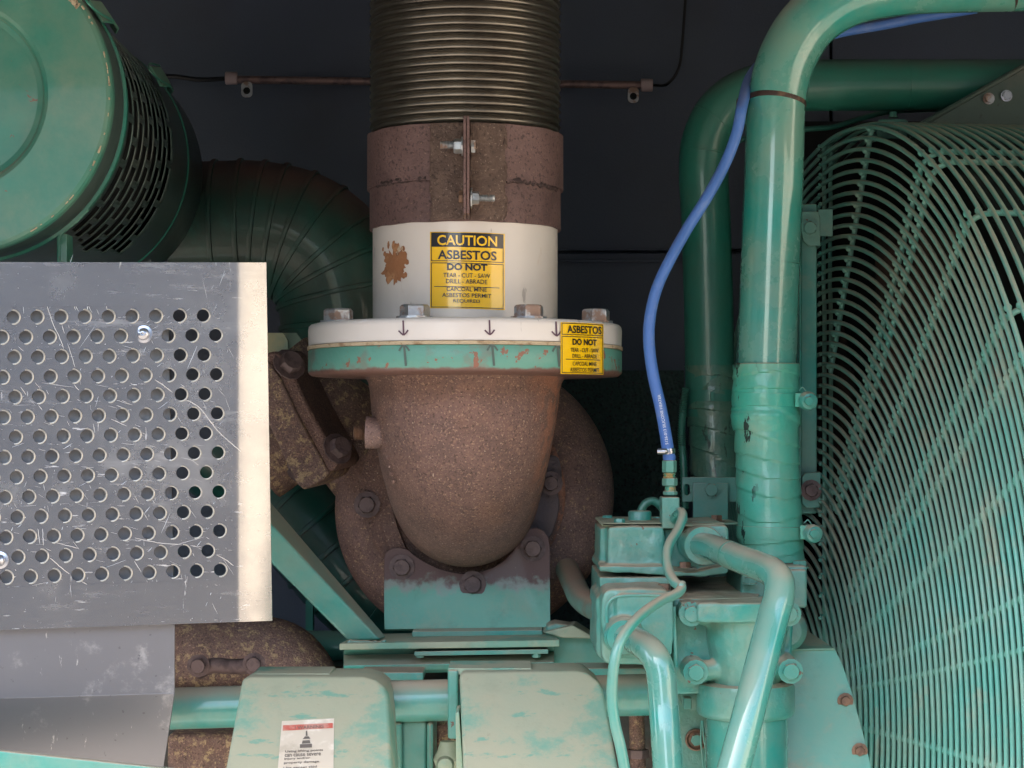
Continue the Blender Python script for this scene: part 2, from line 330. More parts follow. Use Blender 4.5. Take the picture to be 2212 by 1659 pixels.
def sphere(c, r, n=8):
    prof = [(max(1e-6, r * math.sin(math.pi * k / n)), -r * math.cos(math.pi * k / n)) for k in range(n + 1)]
    return lathe(prof, c, (0, 0, 1), n=n + 2, caps=False)

UP = (0, 0, 1); FR = (0, -1, 0)

# ================================================================ setting
obj('ground', ([(-60, -80, -1.5), (60, -80, -1.5), (60, 60, -1.5), (-60, 60, -1.5)], [(0, 1, 2, 3)]), m_ground, kind='structure')
WY = 1.15
wl = obj('back_wall', join(prism([(-900, -900), (3600, -900), (3600, 2600), (-900, 2600)], WY + .03, WY + .06), prism([(-900, -900), (1792, -900), (1792, 538), (-900, 538)], WY, WY + .03),
         prism([(1798, -900), (3600, -900), (3600, 2600), (1798, 2600)], WY + .004, WY + .03),
         prism([(-900, 546), (1792, 546), (1792, 2600), (-900, 2600)], WY + .004, WY + .034)), m_wall, kind='structure', bevel=.002)
sm_ = obj('wall_seam', join(prism([(1150, 536), (1500, 536), (1500, 541), (1150, 541)], WY - .006, WY - .001), pbox(1150, 1500, 560, 566, WY - .006, WY - .001)), m_wall, wl, bevel=.001)
rf = obj('enclosure_shade_roof', hull8([(-1.3, -.85, .50), (1.6, -.85, .50), (1.6, -.85, .54), (-1.3, -.85, .54)], [(-1.3, 1.2, .78), (1.6, 1.2, .78), (1.6, 1.2, .82), (-1.3, 1.2, .82)]), m_roof, kind='structure')  # unseen roof, lowered and carried forward to shade the upper machine
obj('enclosure_side_wall', hull8([(-1.3, -.2, -1.1), (-1.26, -.2, -1.1), (-1.26, -.2, .78), (-1.3, -.2, .78)], [(-1.3, 1.2, -1.1), (-1.26, 1.2, -1.1), (-1.26, 1.2, .78), (-1.3, 1.2, .78)]), m_roof, kind='structure')
obj('enclosure_side_wall', hull8([(1.5, -.2, -1.1), (1.54, -.2, -1.1), (1.54, -.2, .78), (1.5, -.2, .78)], [(1.5, 1.2, -1.1), (1.54, 1.2, -1.1), (1.54, 1.2, .78), (1.5, 1.2, .78)]), m_roof, kind='structure')
obj('enclosure_floor', hull8([(-1.3, -.3, -1.15), (1.54, -.3, -1.15), (1.54, -.3, -1.1), (-1.3, -.3, -1.1)], [(-1.3, 1.2, -1.15), (1.54, 1.2, -1.15), (1.54, 1.2, -1.1), (-1.3, 1.2, -1.1)]), m_roof, kind='structure')

m_added_wall = M('added grey wall', '72767c', .7, 0, [dict(col='505358', sc=1.2, lo=.4, hi=.7, amt=.6)])  # added unseen walls, there to darken reflections in aluminium and pipes
for x0, x1 in ((-.55, 4.6), (-12, -2.7)):  # gap between the added walls makes the bright strip on the pipes
    obj('added_grey_wall', hull8([(x0, -7.2, -1.5), (x1, -7.2, -1.5), (x1, -7.2, 2.4), (x0, -7.2, 2.4)], [(x0, -7, -1.5), (x1, -7, -1.5), (x1, -7, 2.4), (x0, -7, 2.4)]), m_added_wall, kind='structure')
for x0, ya_, yb_ in ((-7.2, -6.9, -1.5),):
    obj('added_grey_wall', hull8([(x0, ya_, -1.5), (x0, yb_, -1.5), (x0, yb_, 2.2), (x0, ya_, 2.2)], [(x0 + .3, ya_, -1.5), (x0 + .3, yb_, -1.5), (x0 + .3, yb_, 2.2), (x0 + .3, ya_, 2.2)]), m_added_wall, kind='structure')  # added side wall, cuts a stray bright strip from the pipe reflections
obj('added_cream_wall', hull8([(5.5, -11, -1.5), (5.5, -1.0, -1.5), (5.5, -1.0, 2.2), (5.5, -11, 2.2)], [(5.8, -11, -1.5), (5.8, -1.0, -1.5), (5.8, -1.0, 2.2), (5.8, -11, 2.2)]), M('added cream wall', (.62, .53, .42, 1), .8), kind='structure')  # added unseen wall, reflected as the pale strip on the guard's edge
# wall tube with caps
T = thing('wall_tube', 'thin pinkish tube with pale end caps clipped along the dark back wall', 'tube', P(500, 172, 1.08))
obj('rod', tube([P(505, 172, 1.08), P(1400, 184, 1.08)], 8.5 * S(1.08), 12), m_rod, T)
for x, y in ((500, 169), (1397, 184)):
    obj('end_cap', lathe([(12*S(1.08), -13*S(1.08)), (14*S(1.08), -12*S(1.08)), (14*S(1.08), 12*S(1.08)), (12*S(1.08), 13*S(1.08))], P(x, y, 1.08), (1, 0, 0), 20), m_cap, T, bevel=.001)
for x, y in ((533, 196), (1368, 208)):
    obj('clip', curve_plate([rrect(x - 12, x + 12, y - 20, y + 14, 9), circ(x, y, 5)], lambda a, b: 1.07, .003), m_zinc, T)
    bolt(T, x, y, 1.07, 6, m_hollow)  # black head standing in for the dark hole of the clip
T = thing('wall_cable', 'black cable hanging from the ceiling to the right cap of the wall tube', 'cable', P(1480, -40, 1.1))
obj('sheath', tube(catmull([P(1412, 184, 1.08), P(1440, 182, 1.1), P(1465, 150, 1.1), P(1474, 90, 1.1), P(1484, -60, 1.1)]), 3.2 * S(1.1), 8), m_cable, T)
T = thing('wall_lead', 'black lead running left from the wall tube behind the green canister', 'cable', P(330, 165, 1.1))
obj('sheath', tube(catmull([P(486, 170, 1.08), P(430, 172, 1.1), P(370, 165, 1.1), P(300, 168, 1.1)]), 5 * S(1.1), 8), m_cable, T)

# perforated core behind
T = thing('radiator_core', 'dark green perforated core panel behind the turbine housing and blue hose', 'radiator', P(1380, 1200, 1.0))
obj('core_panel', pbox(1180, 1478, 800, 1500, 1.0, 1.04), m_mesh, T)

# engine block lumps low down
T = thing('engine_block', 'dark grimy engine block low behind the dusty covers', 'engine block', P(1000, 1700, .5))
obj('block_casting', join(pbox(-300, 1900, 1500, 2100, .34, .8), pbox(560, 1300, 1440, 1600, .42, .7)), m_blk, T, bevel=.006)

# ================================================================ exhaust column
AX, AYd = 1005, .2
XC = P(AX, 0, AYd).x
def zf(y, Y): return (940 - y) * S(Y)
def cyl(x, y, Rw, off=0.0):       # a point on the vertical cylinder of radius Rw round the exhaust axis, given picture x,y of its front
    Yf = AYd - Rw; X = P(x, y, Yf).x; s = max(-1, min(1, (X - XC) / Rw)); a = math.asin(s)
    return Vector((XC + (Rw + off) * math.sin(a), AYd - (Rw + off) * math.cos(a), zf(y, Yf)))
T = thing('exhaust_hose', 'wide corrugated metal exhaust hose rising out of the rusty clamp', 'exhaust hose', (XC, AYd, .34))
prof = []; z = .335; Rh = 203 * S(.2); k = 0
while z < .60:
    for t in range(8):
        q = t / 8; d = -.0022 * (1 - math.sin(math.pi * min(1, q / .78)) ** .8) if q < .78 else -.0022 + .0042 * math.sin(math.pi * (q - .78) / .22)
        prof.append((Rh + d, z + q * .0090 - AYd * 0))
    z += .0090
obj('corrugated_tube', lathe([(r, h) for r, h in prof], (XC, AYd, 0), UP, 96, caps=False), m_flex, T)

T = thing('exhaust_clamp', 'brown rusty two bolt clamp band around the exhaust above the white pipe', 'clamp', (XC, AYd, .24))
zt, zb, zm = zf(266, .09), zf(478, .09), zf(388, .09)
def band(r0, r1, z0, z1, amp=.0006):
    V = []; Fa = []; n = 120
    rows = [(r0, z0), (r1, z0), (r1, z0 + .001), (r1, (z0 + z1) / 2), (r1, z1 - .001), (r1, z1), (r0, z1)]
    for r, zz in rows:
        for k in range(n):
            a = 2 * math.pi * k / n; w1 = amp * (mnoise.noise(Vector((a * 4, zz * 40, 1))))
            V.append((XC + (r + w1) * math.cos(a), AYd + (r + w1) * math.sin(a), zz + w1 * 1.5))
    for i in range(len(rows) - 1):
        for k in range(n): Fa.append((i * n + k, i * n + (k + 1) % n, (i + 1) * n + (k + 1) % n, (i + 1) * n + k))
    return V, Fa
RB = 211.5 * S(.2); RB2 = 206 * S(.2)
obj('band', band(.1095, RB, zm, zt), m_band, T, ang=60, label='upper rusty clamp band')
obj('band', band(.1090, RB2, zb, zm - .0006), m_band, T, ang=60, label='lower rusty clamp band')
# weld beads
def bead(pts, r, seed=0, n=8):
    c = catmull(pts, 14); rs = [r * (1 + .45 * mnoise.noise(p * 260 + Vector((seed, 0, 0)))) for p in c]
    c = [p + Vector((mnoise.noise(p * 130) * r * .6, 0, mnoise.noise(p * 150 + Vector((9, 9, 9))) * r * .8)) for p in c]
    rs[0] = rs[-1] = r * .3
    V, Fa = tube(c, 1.0, n); m_ = len(c)
    out = []
    for i in range(m_):
        for k in range(n): out.append(c[i] + (V[i * n + k] - c[i]) * rs[i])
    return out, Fa
obj('weld_bead', bead([cyl(x, 386 + (0 if x < 860 else -3), RB2) for x in (806, 830, 860, 895, 925)], .0030), m_seam, T)
obj('weld_bead', bead([cyl(x, 386 + (x - 1090) * .03, RB2) for x in (1092, 1120, 1150, 1180, 1205)], .0032, 5), m_seam, T)
def curved_plate(x0, x1, y0, y1, Rw, th, nx=14, ny=10, wob=0):
    V = []; Fa = []
    for s in (0, 1):
        for j in range(ny + 1):
            for i in range(nx + 1):
                x = x0 + (x1 - x0) * i / nx; y = y0 + (y1 - y0) * j / ny
                if wob and i in (0, nx): x += wob * mnoise.noise(Vector((y * .05, i, 0)))
                V.append(cyl(x, y, Rw, th * (1 - s)))
    k = (nx + 1) * (ny + 1)
    idx = lambda s, i, j: s * k + j * (nx + 1) + i
    for j in range(ny):
        for i in range(nx):
            Fa.append((idx(0, i, j), idx(0, i+1, j), idx(0, i+1, j+1), idx(0, i, j+1))); Fa.append((idx(1, i, j+1), idx(1, i+1, j+1), idx(1, i+1, j), idx(1, i, j)))
    for i in range(nx):
        Fa.append((idx(0, i, 0), idx(1, i, 0), idx(1, i+1, 0), idx(0, i+1, 0))); Fa.append((idx(0, i+1, ny), idx(1, i+1, ny), idx(1, i, ny), idx(0, i, ny)))
    for j in range(ny):
        Fa.append((idx(0, 0, j+1), idx(1, 0, j+1), idx(1, 0, j), idx(0, 0, j))); Fa.append((idx(0, nx, j), idx(1, nx, j), idx(1, nx, j+1), idx(0, nx, j+1)))
    return V, Fa
obj('clamp_plate', curved_plate(931, 1004, 265, 475, RB, .0030, wob=5), m_plate, T, bevel=.0008)
obj('clamp_plate', curved_plate(1016, 1088, 265, 475, RB, .0030, wob=5), m_plate, T, bevel=.0008)
obj('weld_bead', bead([cyl(932 + (3 if i % 2 else 0), 268 + i * 34, RB, .001) for i in range(7)], .0020, 2), m_plate, T)
obj('weld_bead', bead([cyl(1088 + (3 if i % 2 else -2), 268 + i * 34, RB, .001) for i in range(7)], .0022, 3), m_plate, T)
YB = AYd - RB
def fin(x0, x1, dep):
    a = [P(x0, 266, YB - dep), P(x1, 266, YB - dep), P(x1, 474, YB - dep), P(x0, 474, YB - dep)]
    a = [Vector((P(x, 0, YB).x, YB - dep, zf(y, YB - dep * .0))) for x, y in ((x0, 262), (x1, 262), (x1, 470), (x0, 470))]
    b = [v + Vector((0, dep + .003, -.002)) for v in a]
    return hull8(a, b)
obj('clamp_fin', fin(1002.5, 1008.5, .042), m_band, T, bevel=.001)
obj('clamp_fin', fin(1009.5, 1015.5, .042), m_band, T, bevel=.001)
def stud(x0, x1, y, Y, rpx, pitch=3.2):
    n = int((x1 - x0) / pitch); pr = []
    for i in range(n):
        pr += [(rpx * .80 * S(Y), (x0 + i * pitch) * S(Y)), (rpx * S(Y), (x0 + (i + .5) * pitch) * S(Y))]
    pr.append((rpx * .8 * S(Y), x1 * S(Y)))
    return lathe(pr, (-1106 * S(Y), Y, (940 - y) * S(Y)), (1, 0, 0), 16)
Ys = YB - .026
b = obj('bolt', hexhead(P(1016, 316, Ys), (1, 0, 0), 15 * S(Ys), 11 * S(Ys), .2, 0), m_zinc, T, ang=28)
obj('nut', hexhead(P(1000, 316, Ys), (-1, 0, 0), 16 * S(Ys), 20 * S(Ys), .5, 1.0), m_zinc, T, ang=28)
obj('stud', stud(951, 984, 313, Ys, 9), m_zinc, T)
b = obj('bolt', hexhead(P(1001, 425, Ys), (-1, 0, 0), 14 * S(Ys), 10 * S(Ys), .1, 0), m_boltb, T, ang=28)
obj('nut', hexhead(P(1017, 428, Ys), (1, 0, 0), 15 * S(Ys), 18 * S(Ys), .4, 1.2), m_zinc, T, ang=28)
obj('stud', stud(1034, 1069, 428, Ys, 8), m_zinc, T)

# white pipe with flange
RW = 199.5 * S(.2); RF = 338 * S(.2)
z_ft, z_wb, z_gb, z_gr = zf(684, .016), zf(735, .016), zf(741, .016), zf(799, .016)
T = thing('exhaust_pipe', 'white enamelled exhaust pipe with wide bolted flange under the rusty clamp', 'exhaust pipe', (XC, AYd, z_wb))
obj('pipe', lathe([(RW, z_ft - .002), (RW, zf(470, .09) + .01)], (XC, AYd, 0), UP, 96, caps=False), m_white, T)
obj('flange', lathe([(.05, z_ft), (RF - .006, z_ft), (RF - .003, z_ft - .0008), (RF - .0008, z_ft - .003), (RF, z_ft - .007), (RF - .0005, z_wb + .0005), (RF - .002, z_wb), (.05, z_wb)], (XC, AYd, 0), UP, 128), m_white, T, ang=50)
Y0 = AYd - RW
for x, y, Yb, rr_, dx in ((731, 692, .14, 33, 0), (896, 684, .055, 33, 0), (1142, 684, .06, 33, 0), (1287, 692, .15, 31, 0)):
    hb = hexhead(Vector((P(x, 0, Yb).x, Yb, z_ft)), UP, rr_ * S(Yb), 30 * S(Yb), random.uniform(.1, .5), .95)
    obj('bolt', hb, m_zinc, T, ang=28)
# rust patch (peeled paint) as a thin flake layer
def blob(cx, cy, rx, ry, seed, n=70, spike=.35):
    o = []
    for k in range(n):
        a = 2 * math.pi * k / n
        q = 1 + spike * mnoise.noise(Vector((math.cos(a) * 2.6, math.sin(a) * 2.6, seed))) + spike * .8 * mnoise.noise(Vector((math.cos(a) * 9, math.sin(a) * 9, seed + 4)))
        o.append((cx + rx * q * math.cos(a), cy + ry * q * math.sin(a)))
    return o
def on_cyl_poly(poly, Rw, off, c=None):
    cx = sum(p[0] for p in poly) / len(poly); cy = sum(p[1] for p in poly) / len(poly); n = len(poly); V = []; Fa = []
    for s in (1, .66, .33):
        for x, y in poly: V.append(cyl(cx + (x - cx) * s, cy + (y - cy) * s, Rw, off))
    V.append(cyl(cx, cy, Rw, off))
    for t in range(2):
        for i in range(n): Fa.append((t * n + i, t * n + (i + 1) % n, (t + 1) * n + (i + 1) % n, (t + 1) * n + i))
    for i in range(n): Fa.append((2 * n + i, 2 * n + (i + 1) % n, 3 * n))
    return V, Fa
m_patch = M('exposed rust patch', '9a6a48', .85, 0, [dict(col='b88a62', sc=50, lo=.45, hi=.62, amt=.8, detail=8), dict(col='6b4636', sc=90, lo=.55, hi=.65, amt=.8), dict(col='c7b59a', sc=60, lo=.64, hi=.68, amt=.9, off=(8, 1, 0))], ((90, .002), (300, .0008)))
obj('rust_patch', join(on_cyl_poly(blob(851, 568, 26, 40, 1.3, spike=.5), RW, .0005), *[on_cyl_poly(blob(x, y, a, b_, x, 12, .3), RW, .0005) for x, y, a, b_ in ((835, 522, 3, 9), (847, 524, 4, 9), (856, 530, 7, 8), (826, 540, 3, 6), (872, 545, 6, 6), (868, 533, 5, 7), (878, 563, 4, 6), (822, 530, 2, 5), (874, 590, 4, 6))]), m_patch, T, ang=180)
# stickers
def wrap_text(s, cx, cy, hpx, wpx, Rw, off, bold, thing_, mat, name='lettering', tilt=0.0, sx=None):
    V, Fa = text(s, 10, bold); x0 = min(v.x for v in V); x1 = max(v.x for v in V); y0 = min(v.y for v in V); y1 = max(v.y for v in V)
    out = []
    for v in V:
        u = (v.x - (x0 + x1) / 2) / (x1 - x0) * wpx; q = (v.y - (y0 + y1) / 2) / (y1 - y0) * hpx
        out.append(cyl(cx + u, cy - q + tilt * u, Rw, off + v.z * .3))
    return obj(name, (out, Fa), mat, thing_, smooth=False)
def cyl_rect(x0, x1, y0, y1, Rw, off, tilt=0.0, n=10, r=0):
    V = []; Fa = []; xm = (x0 + x1) / 2
    for j in range(2):
        for i in range(n + 1):
            x = x0 + (x1 - x0) * i / n; y = y1 if j else y0; V.append(cyl(x, y + tilt * (x - xm), Rw, off))
    for i in range(n): Fa.append((i, i + 1, n + 2 + i, n + 1 + i))
    return V, Fa
def border(x0, x1, y0, y1, w_, Rw, off, tilt=0.0):
    dy = 0
    return join(cyl_rect(x0, x1, y0, y0 + w_, Rw, off, tilt), cyl_rect(x0, x1, y1 - w_, y1, Rw, off, tilt),
                cyl_rect(x0, x0 + w_, y0 + w_, y1 - w_, Rw, off, 0, 1) if not tilt else cyl_rect(x0, x0 + w_, y0 + tilt * (x0 - (x0 + x1) / 2), y1 + tilt * (x0 - (x0 + x1) / 2), Rw, off, 0, 1),
                cyl_rect(x1 - w_, x1, y0 + tilt * (x1 - (x0 + x1) / 2), y1 + tilt * (x1 - (x0 + x1) / 2), Rw, off, 0, 1))
tl = .022
ST = thing('caution_sticker', 'yellow and black asbestos caution sticker on the white pipe', 'sticker', cyl(1009, 585, RW))
bs = obj('backing', cyl_rect(929, 1090, 501.5, 667, RW, .0006, tl, 16), m_yellow, ST)
obj('border_line', join(border(931.5, 1087, 503, 565, 1.6, RW, .0010, tl), border(931.5, 1087, 568, 665, 1.6, RW, .0010, tl), cyl_rect(938, 1078, 619, 620.5, RW, .0010, tl)), m_black, ST)
obj('header_panel', cyl_rect(932, 1087, 504, 534, RW, .0009, tl), m_black, ST)
wrap_text('CAUTION', 1009, 519.5, 22, 128, RW, .0013, .18, ST, m_yellow, tilt=tl)
wrap_text('ASBESTOS', 1009, 551, 20, 126, RW, .0013, .22, ST, m_black, tilt=tl)
wrap_text('DO NOT', 1009, 577, 15, 86, RW, .0013, .40, ST, m_black, tilt=tl)
wrap_text('TEAR - CUT - SAW', 1008, 595, 9.5, 100, RW, .0013, .05, ST, m_black, tilt=tl)
wrap_text('DRILL - ABRADE', 1008, 608, 9.5, 88, RW, .0013, .05, ST, m_black, tilt=tl)
wrap_text('CAPCOAL MINE', 1008, 625, 9, 86, RW, .0013, .06, ST, m_black, tilt=tl)
wrap_text('ASBESTOS PERMIT', 1008, 638, 9, 105, RW, .0013, .06, ST, m_black, tilt=tl)
wrap_text('REQUIRED', 1008, 651, 8.5, 57, RW, .0013, .06, ST, m_black, tilt=tl)
# marker arrows
def stroke(pts, w_, Rw, off=.0006):
    V = []; Fa = []
    for i, (x, y) in enumerate(pts):
        a = pts[max(0, i-1)]; b_ = pts[min(len(pts)-1, i+1)]; dx, dy = b_[0] - a[0], b_[1] - a[1]; l = math.hypot(dx, dy) or 1
        V += [cyl(x - dy / l * w_ / 2, y + dx / l * w_ / 2, Rw, off), cyl(x + dy / l * w_ / 2, y - dx / l * w_ / 2, Rw, off)]
    for i in range(len(pts) - 1): Fa.append((2*i, 2*i+1, 2*i+3, 2*i+2))
    return V, Fa
for x in (870, 1057, 1202):
    obj('marker_arrow', join(stroke([(x, 691), (x + .5, 705), (x + 1, 722)], 3.6, RF), stroke([(x - 10, 713), (x - 4, 719), (x + 1, 723)], 3.4, RF, .0008), stroke([(x + 11, 712), (x + 6, 719), (x + 1, 723)], 3.4, RF, .0007)), m_marker, T)
# elbow casting with green flange
RG = RF * 1.0
E_ = thing('exhaust_elbow', 'brown rusty cast iron exhaust elbow under the chipped green flange', 'exhaust elbow', (XC, AYd, zf(799, .016)))
obj('flange', lathe([(.05, z_wb - .0045), (RG - .001, z_wb - .0045), (RG, z_wb - .006), (RG, z_gr + .002), (RG - .0015, z_gr), (RG - .004, z_gr - .002), (.08, z_gr - .004)], (XC, AYd, 0), UP, 128), m_flangeg, E_, ang=50)
obj('gasket', lathe([(.05, z_wb - .0002), (RF + .0008, z_wb - .0002), (RF + .0010, z_wb - .0042), (.05, z_wb - .0042)], (XC, AYd, 0), UP, 160), m_gasket, E_, ang=50)
for x in (870, 1061, 1203):
    obj('marker_arrow', join(stroke([(x + 6, 790), (x + 4, 765), (x + 2, 743)], 5, RG), stroke([(x - 9, 757), (x - 4, 749), (x + 1, 743)], 4, RG, .0008), stroke([(x + 14, 757), (x + 8, 749), (x + 2, 743)], 4, RG, .0007)), m_markg, E_)
# bend body: sections from under the flange, bending back to the turbine
def elbow_mesh():
    V = []; Fa = []; n = 64; secs = []
    c0 = Vector((XC, AYd, z_gr - .001)); zc = zf(1068, .45); z0 = c0.z
    r0, r1 = 207 * S(.2), 152 * S(.42)
    L1 = .045
    H = z0 - zc; 
    path = []
    for i in range(5): path.append((c0.y, z0 - L1 * i / 5, 0.0))
    for i in range(17):
        a = math.pi / 2 * i / 16
        path.append((c0.y + .20 * (1 - math.cos(a)), z0 - L1 - (H - L1) * math.sin(a), a))
    path.append((.47, zc, math.pi / 2))
    m_ = len(path)
    for i, (y, zz, a) in enumerate(path):
        t = min(1, max(0, (z0 - zz) / H)); rr = r0 + (r1 - r0) * (t ** 1.5)
        if i == 0: rr *= 1.05
        if i == 1: rr *= 1.012
        for k in range(n):
            th = 2 * math.pi * k / n; u = Vector((1, 0, 0)); v = Vector((0, math.cos(a), math.sin(a)))
            V.append(Vector((XC + (P(1000, 0, .2).x - XC) * t, y, zz)) + (u * math.cos(th) + v * math.sin(th)) * rr)
    for i in range(m_ - 1):
        for k in range(n): Fa.append((i*n+k, i*n+(k+1) % n, (i+1)*n+(k+1) % n, (i+1)*n+k))
    return V, Fa
obj('elbow_body', elbow_mesh(), m_rust, E_, ang=180)
# small boss and stud on the elbow's left flank
Yq = .22
obj('boss', lathe([(24*S(Yq), 0), (34*S(Yq), .0008), (34*S(Yq), .016), (30*S(Yq), .019), (30*S(Yq), .05)], P(789, 934, .17), (1, 0, -.03), 32), M('dusty pinkish boss', '7d665f', .7, .1, RUST, ((300, .0008),)), E_, ang=40)
obj('stud', stud(764, 792, 935, .17, 17, 3.4), m_boltb, E_)
for i in range(9):
    p = P(822 + i * 2.2 + (i ** 2) * .12, 905 + i * 17, .145 + .002 * i)
    obj('casting_mark', lathe([(1e-5, .0008), (.0013, .0006), (.0022, 0), (.0022, -.004)], p, (-.75, -.66, 0), 10), m_rust, E_)

# sticker on the flange rim, bent round it
s2 = thing('flange_sticker', 'yellow asbestos sticker bent around the right side of both flanges', 'sticker', cyl(1262, 748, RF))
def fl_rect(x0, x1, y0, y1, off): return cyl_rect(x0, x1, y0, y1, RF, off, -.012, 12)
# x on the rim front: compensate perspective using P on rim depth
obj('backing', fl_rect(1211, 1309, 691.5, 805, .0014), m_yellow, s2)
def fborder(x0, x1, y0, y1): return join(fl_rect(x0, x1, y0, y0 + 1.6, .0019), fl_rect(x0, x1, y1 - 1.6, y1, .0019), fl_rect(x0, x0 + 1.4, y0, y1, .0019), fl_rect(x1 - 1.2, x1, y0, y1, .0019))
obj('border_line', join(fborder(1213, 1307, 693, 719), fborder(1213, 1307, 722, 803), fl_rect(1222, 1301, 772, 773.4, .0019)), m_black, s2)
for s_, y_, h_, w_, bo in (('ASBESTOS', 706.5, 17, 78, .22), ('DO NOT', 734, 14, 55, .4), ('TEAR - CUT - SAW', 752, 9, 63, .12), ('DRILL - ABRADE', 765, 8.5, 56, .05), ('CAPCOAL MINE', 782, 9, 54, .05), ('ASBESTOS PERMIT', 795.5, 9, 66, .05)):
    wrap_text(s_, 1264, y_, h_, w_, RF, .0023, bo, s2, m_black, tilt=-.012)

# ================================================================ turbine housing
Tq = thing('turbine_housing', 'round rusty turbine housing with speckled volute behind the exhaust elbow', 'turbocharger', P(1020, 1350, .45))
def volute():
    V = []; Fa = []; n = 40; m_ = 96; cx, cy, Yc = 1006, 1085, .50; s = S(Yc)
    for i in range(m_):
        a = 2 * math.pi * i / m_
        # angle 0 = right; outer radius grows clockwise to the lower left feed
        out = 306 + 14 * math.cos(a - .15) - 10 * max(0, -math.cos(a)) + 8 * math.sin(a * 2)
        if math.sin(a) > 0: out += 0
        tr = 92 + 10 * math.cos(a)
        mr = out - tr
        for k in range(n):
            b_ = 2 * math.pi * k / n
            rr = mr + tr * math.cos(b_)
            V.append(P(cx, cy, Yc) + Vector((rr * s * math.cos(a), -tr * s * .9 * math.sin(b_), rr * s * math.sin(a))))
    for i in range(m_):
        for k in range(n):
            j = (i + 1) % m_; Fa.append((i*n+k, i*n+(k+1) % n, j*n+(k+1) % n, j*n+k))
    return V, Fa
obj('volute', volute(), m_rustspot, Tq, ang=180)
obj('hub_disc', lathe([(.02, .0), (215*S(.42), 0), (222*S(.42), .003), (222*S(.42), .05)], P(1000, 1066, .425), (0, 1, 0), 96), m_rust, Tq)
# arc shaped retaining plates under the bolts
def arcplate(cx, cy, r0, r1, a0, a1, n=24):
    o = [(cx + r1 * math.cos(R(a0 + (a1 - a0) * i / n)), cy + r1 * math.sin(R(a0 + (a1 - a0) * i / n))) for i in range(n + 1)]
    o += [(cx + r0 * math.cos(R(a1 - (a1 - a0) * i / n)), cy + r0 * math.sin(R(a1 - (a1 - a0) * i / n))) for i in range(n + 1)]
    return o
pl_ = [(790, 985), (830, 930), (850, 1000), (850, 1100), (875, 1180), (900, 1215), (852, 1200), (840, 1175), (822, 1135), (800, 1118), (783, 1112), (775, 1098), (776, 1040)]
pl_ = [(p.x, p.y) for p in catmull([Vector((a, b, 0)) for a, b in pl_ + [pl_[0]]], 4)][:-1]
obj('retaining_plate', curve_plate([pl_], lambda x, y: .408, .014, .0012), m_rust, Tq, ang=40)
pr_ = [(1150, 985), (1200, 985), (1212, 1010), (1213, 1045), (1205, 1062), (1208, 1100), (1185, 1165), (1140, 1160), (1150, 1060)]
pr_ = [(p.x, p.y) for p in catmull([Vector((a, b, 0)) for a, b in pr_ + [pr_[0]]], 4)][:-1]
obj('retaining_plate', curve_plate([pr_], lambda x, y: .408, .014, .0012), M('oily dark plate', '4d4446', .4, .3, RUST[:1] + RUST[2:3], ((300, .0012),)), Tq, ang=40)
bolt(Tq, 793, 1090, .402, 19, m_boltr, hpx=18, rot=.1, washer=1.2)
bolt(Tq, 1190, 1044, .402, 17, m_boltr, hpx=18, rot=.5, washer=1.2)
# inlet throat up left
obj('inlet_neck', tube(catmull([P(600, 790, .50), P(660, 850, .50), P(730, 900, .50), P(800, 960, .52)], 6), [88*S(.5), 90*S(.5), 98*S(.5)], 36), m_rust2, Tq)
obj('side_duct', tube(catmull([P(560, 990, .50), P(640, 950, .50), P(720, 960, .52), P(775, 1040, .52)], 6), [95*S(.5), 80*S(.5), 60*S(.5)], 36), m_rust2, Tq)

# bracket under the housing
B_ = thing('turbine_bracket', 'turquoise bracket plate burnt brown along its scalloped top under the elbow', 'bracket', P(1008, 1360, .38))
bo = [(830, 1360), (829, 1205), (834, 1192), (848, 1184), (866, 1183), (882, 1188), (896, 1200), (915, 1213), (945, 1227), (975, 1236), (1005, 1240), (1035, 1236), (1065, 1226), (1090, 1210), (1108, 1190), (1122, 1165), (1130, 1150), (1145, 1142), (1160, 1140), (1175, 1147), (1185, 1160), (1188, 1180), (1189, 1355)]
def ybr(x, y):
    t = max(0, (y - 1290) / 70); return .372 - .018 * t * t
V, Fa = curve_plate([bo], ybr, .007, .0012)
Bp = obj('bracket_plate', curve_plate([bo[::-1]], ybr, .007, .0012), m_brk, B_, ang=40)
lipY = .352
obj('bottom_lip', tube([P(832, 1350, .368), P(1187, 1346, .368)], 13 * S(.36), 16), m_paint, B_)
for x, y, l in ((868, 1225, 22), (1021, 1262, 23), (1151, 1185, 22)):
    bolt(B_, x, y, .368, l * .87, m_boltr, hpx=15, washer=1.15)
def flat_text(s, cx, cy, hpx, wpx, Yf, mat, par, bold=.1, rot=0.0, name='lettering', th=.0003, mirror=1, sk=0.0):
    V, Fa = text(s, 10, bold); x0 = min(v.x for v in V); x1 = max(v.x for v in V); y0 = min(v.y for v in V); y1 = max(v.y for v in V); out = []
    for v in V:
        u = (v.x - (x0+x1)/2) / (x1-x0) * wpx; q = (v.y - (y0+y1)/2) / (y1-y0) * hpx; u += sk * q
        a = u * math.cos(rot) + q * math.sin(rot); b_ = u * math.sin(rot) - q * math.cos(rot)
        Yd = Yf(cx + a, cy + b_) if callable(Yf) else Yf
        out.append(P(cx + a, cy + b_, Yd) + Vector((0, -th * (1 if v.z > 0 else 0), 0)))
    return obj(name, (out, Fa), mat, par, smooth=False)
flat_text('3066149', 1128, 1276, 11, 66, .3715, m_brk, B_, rot=math.pi, th=.0007, bold=.02)
flat_text('ENGLAND', 1128, 1296, 12, 70, .3715, m_brk, B_, rot=math.pi, th=.0007, bold=.02)

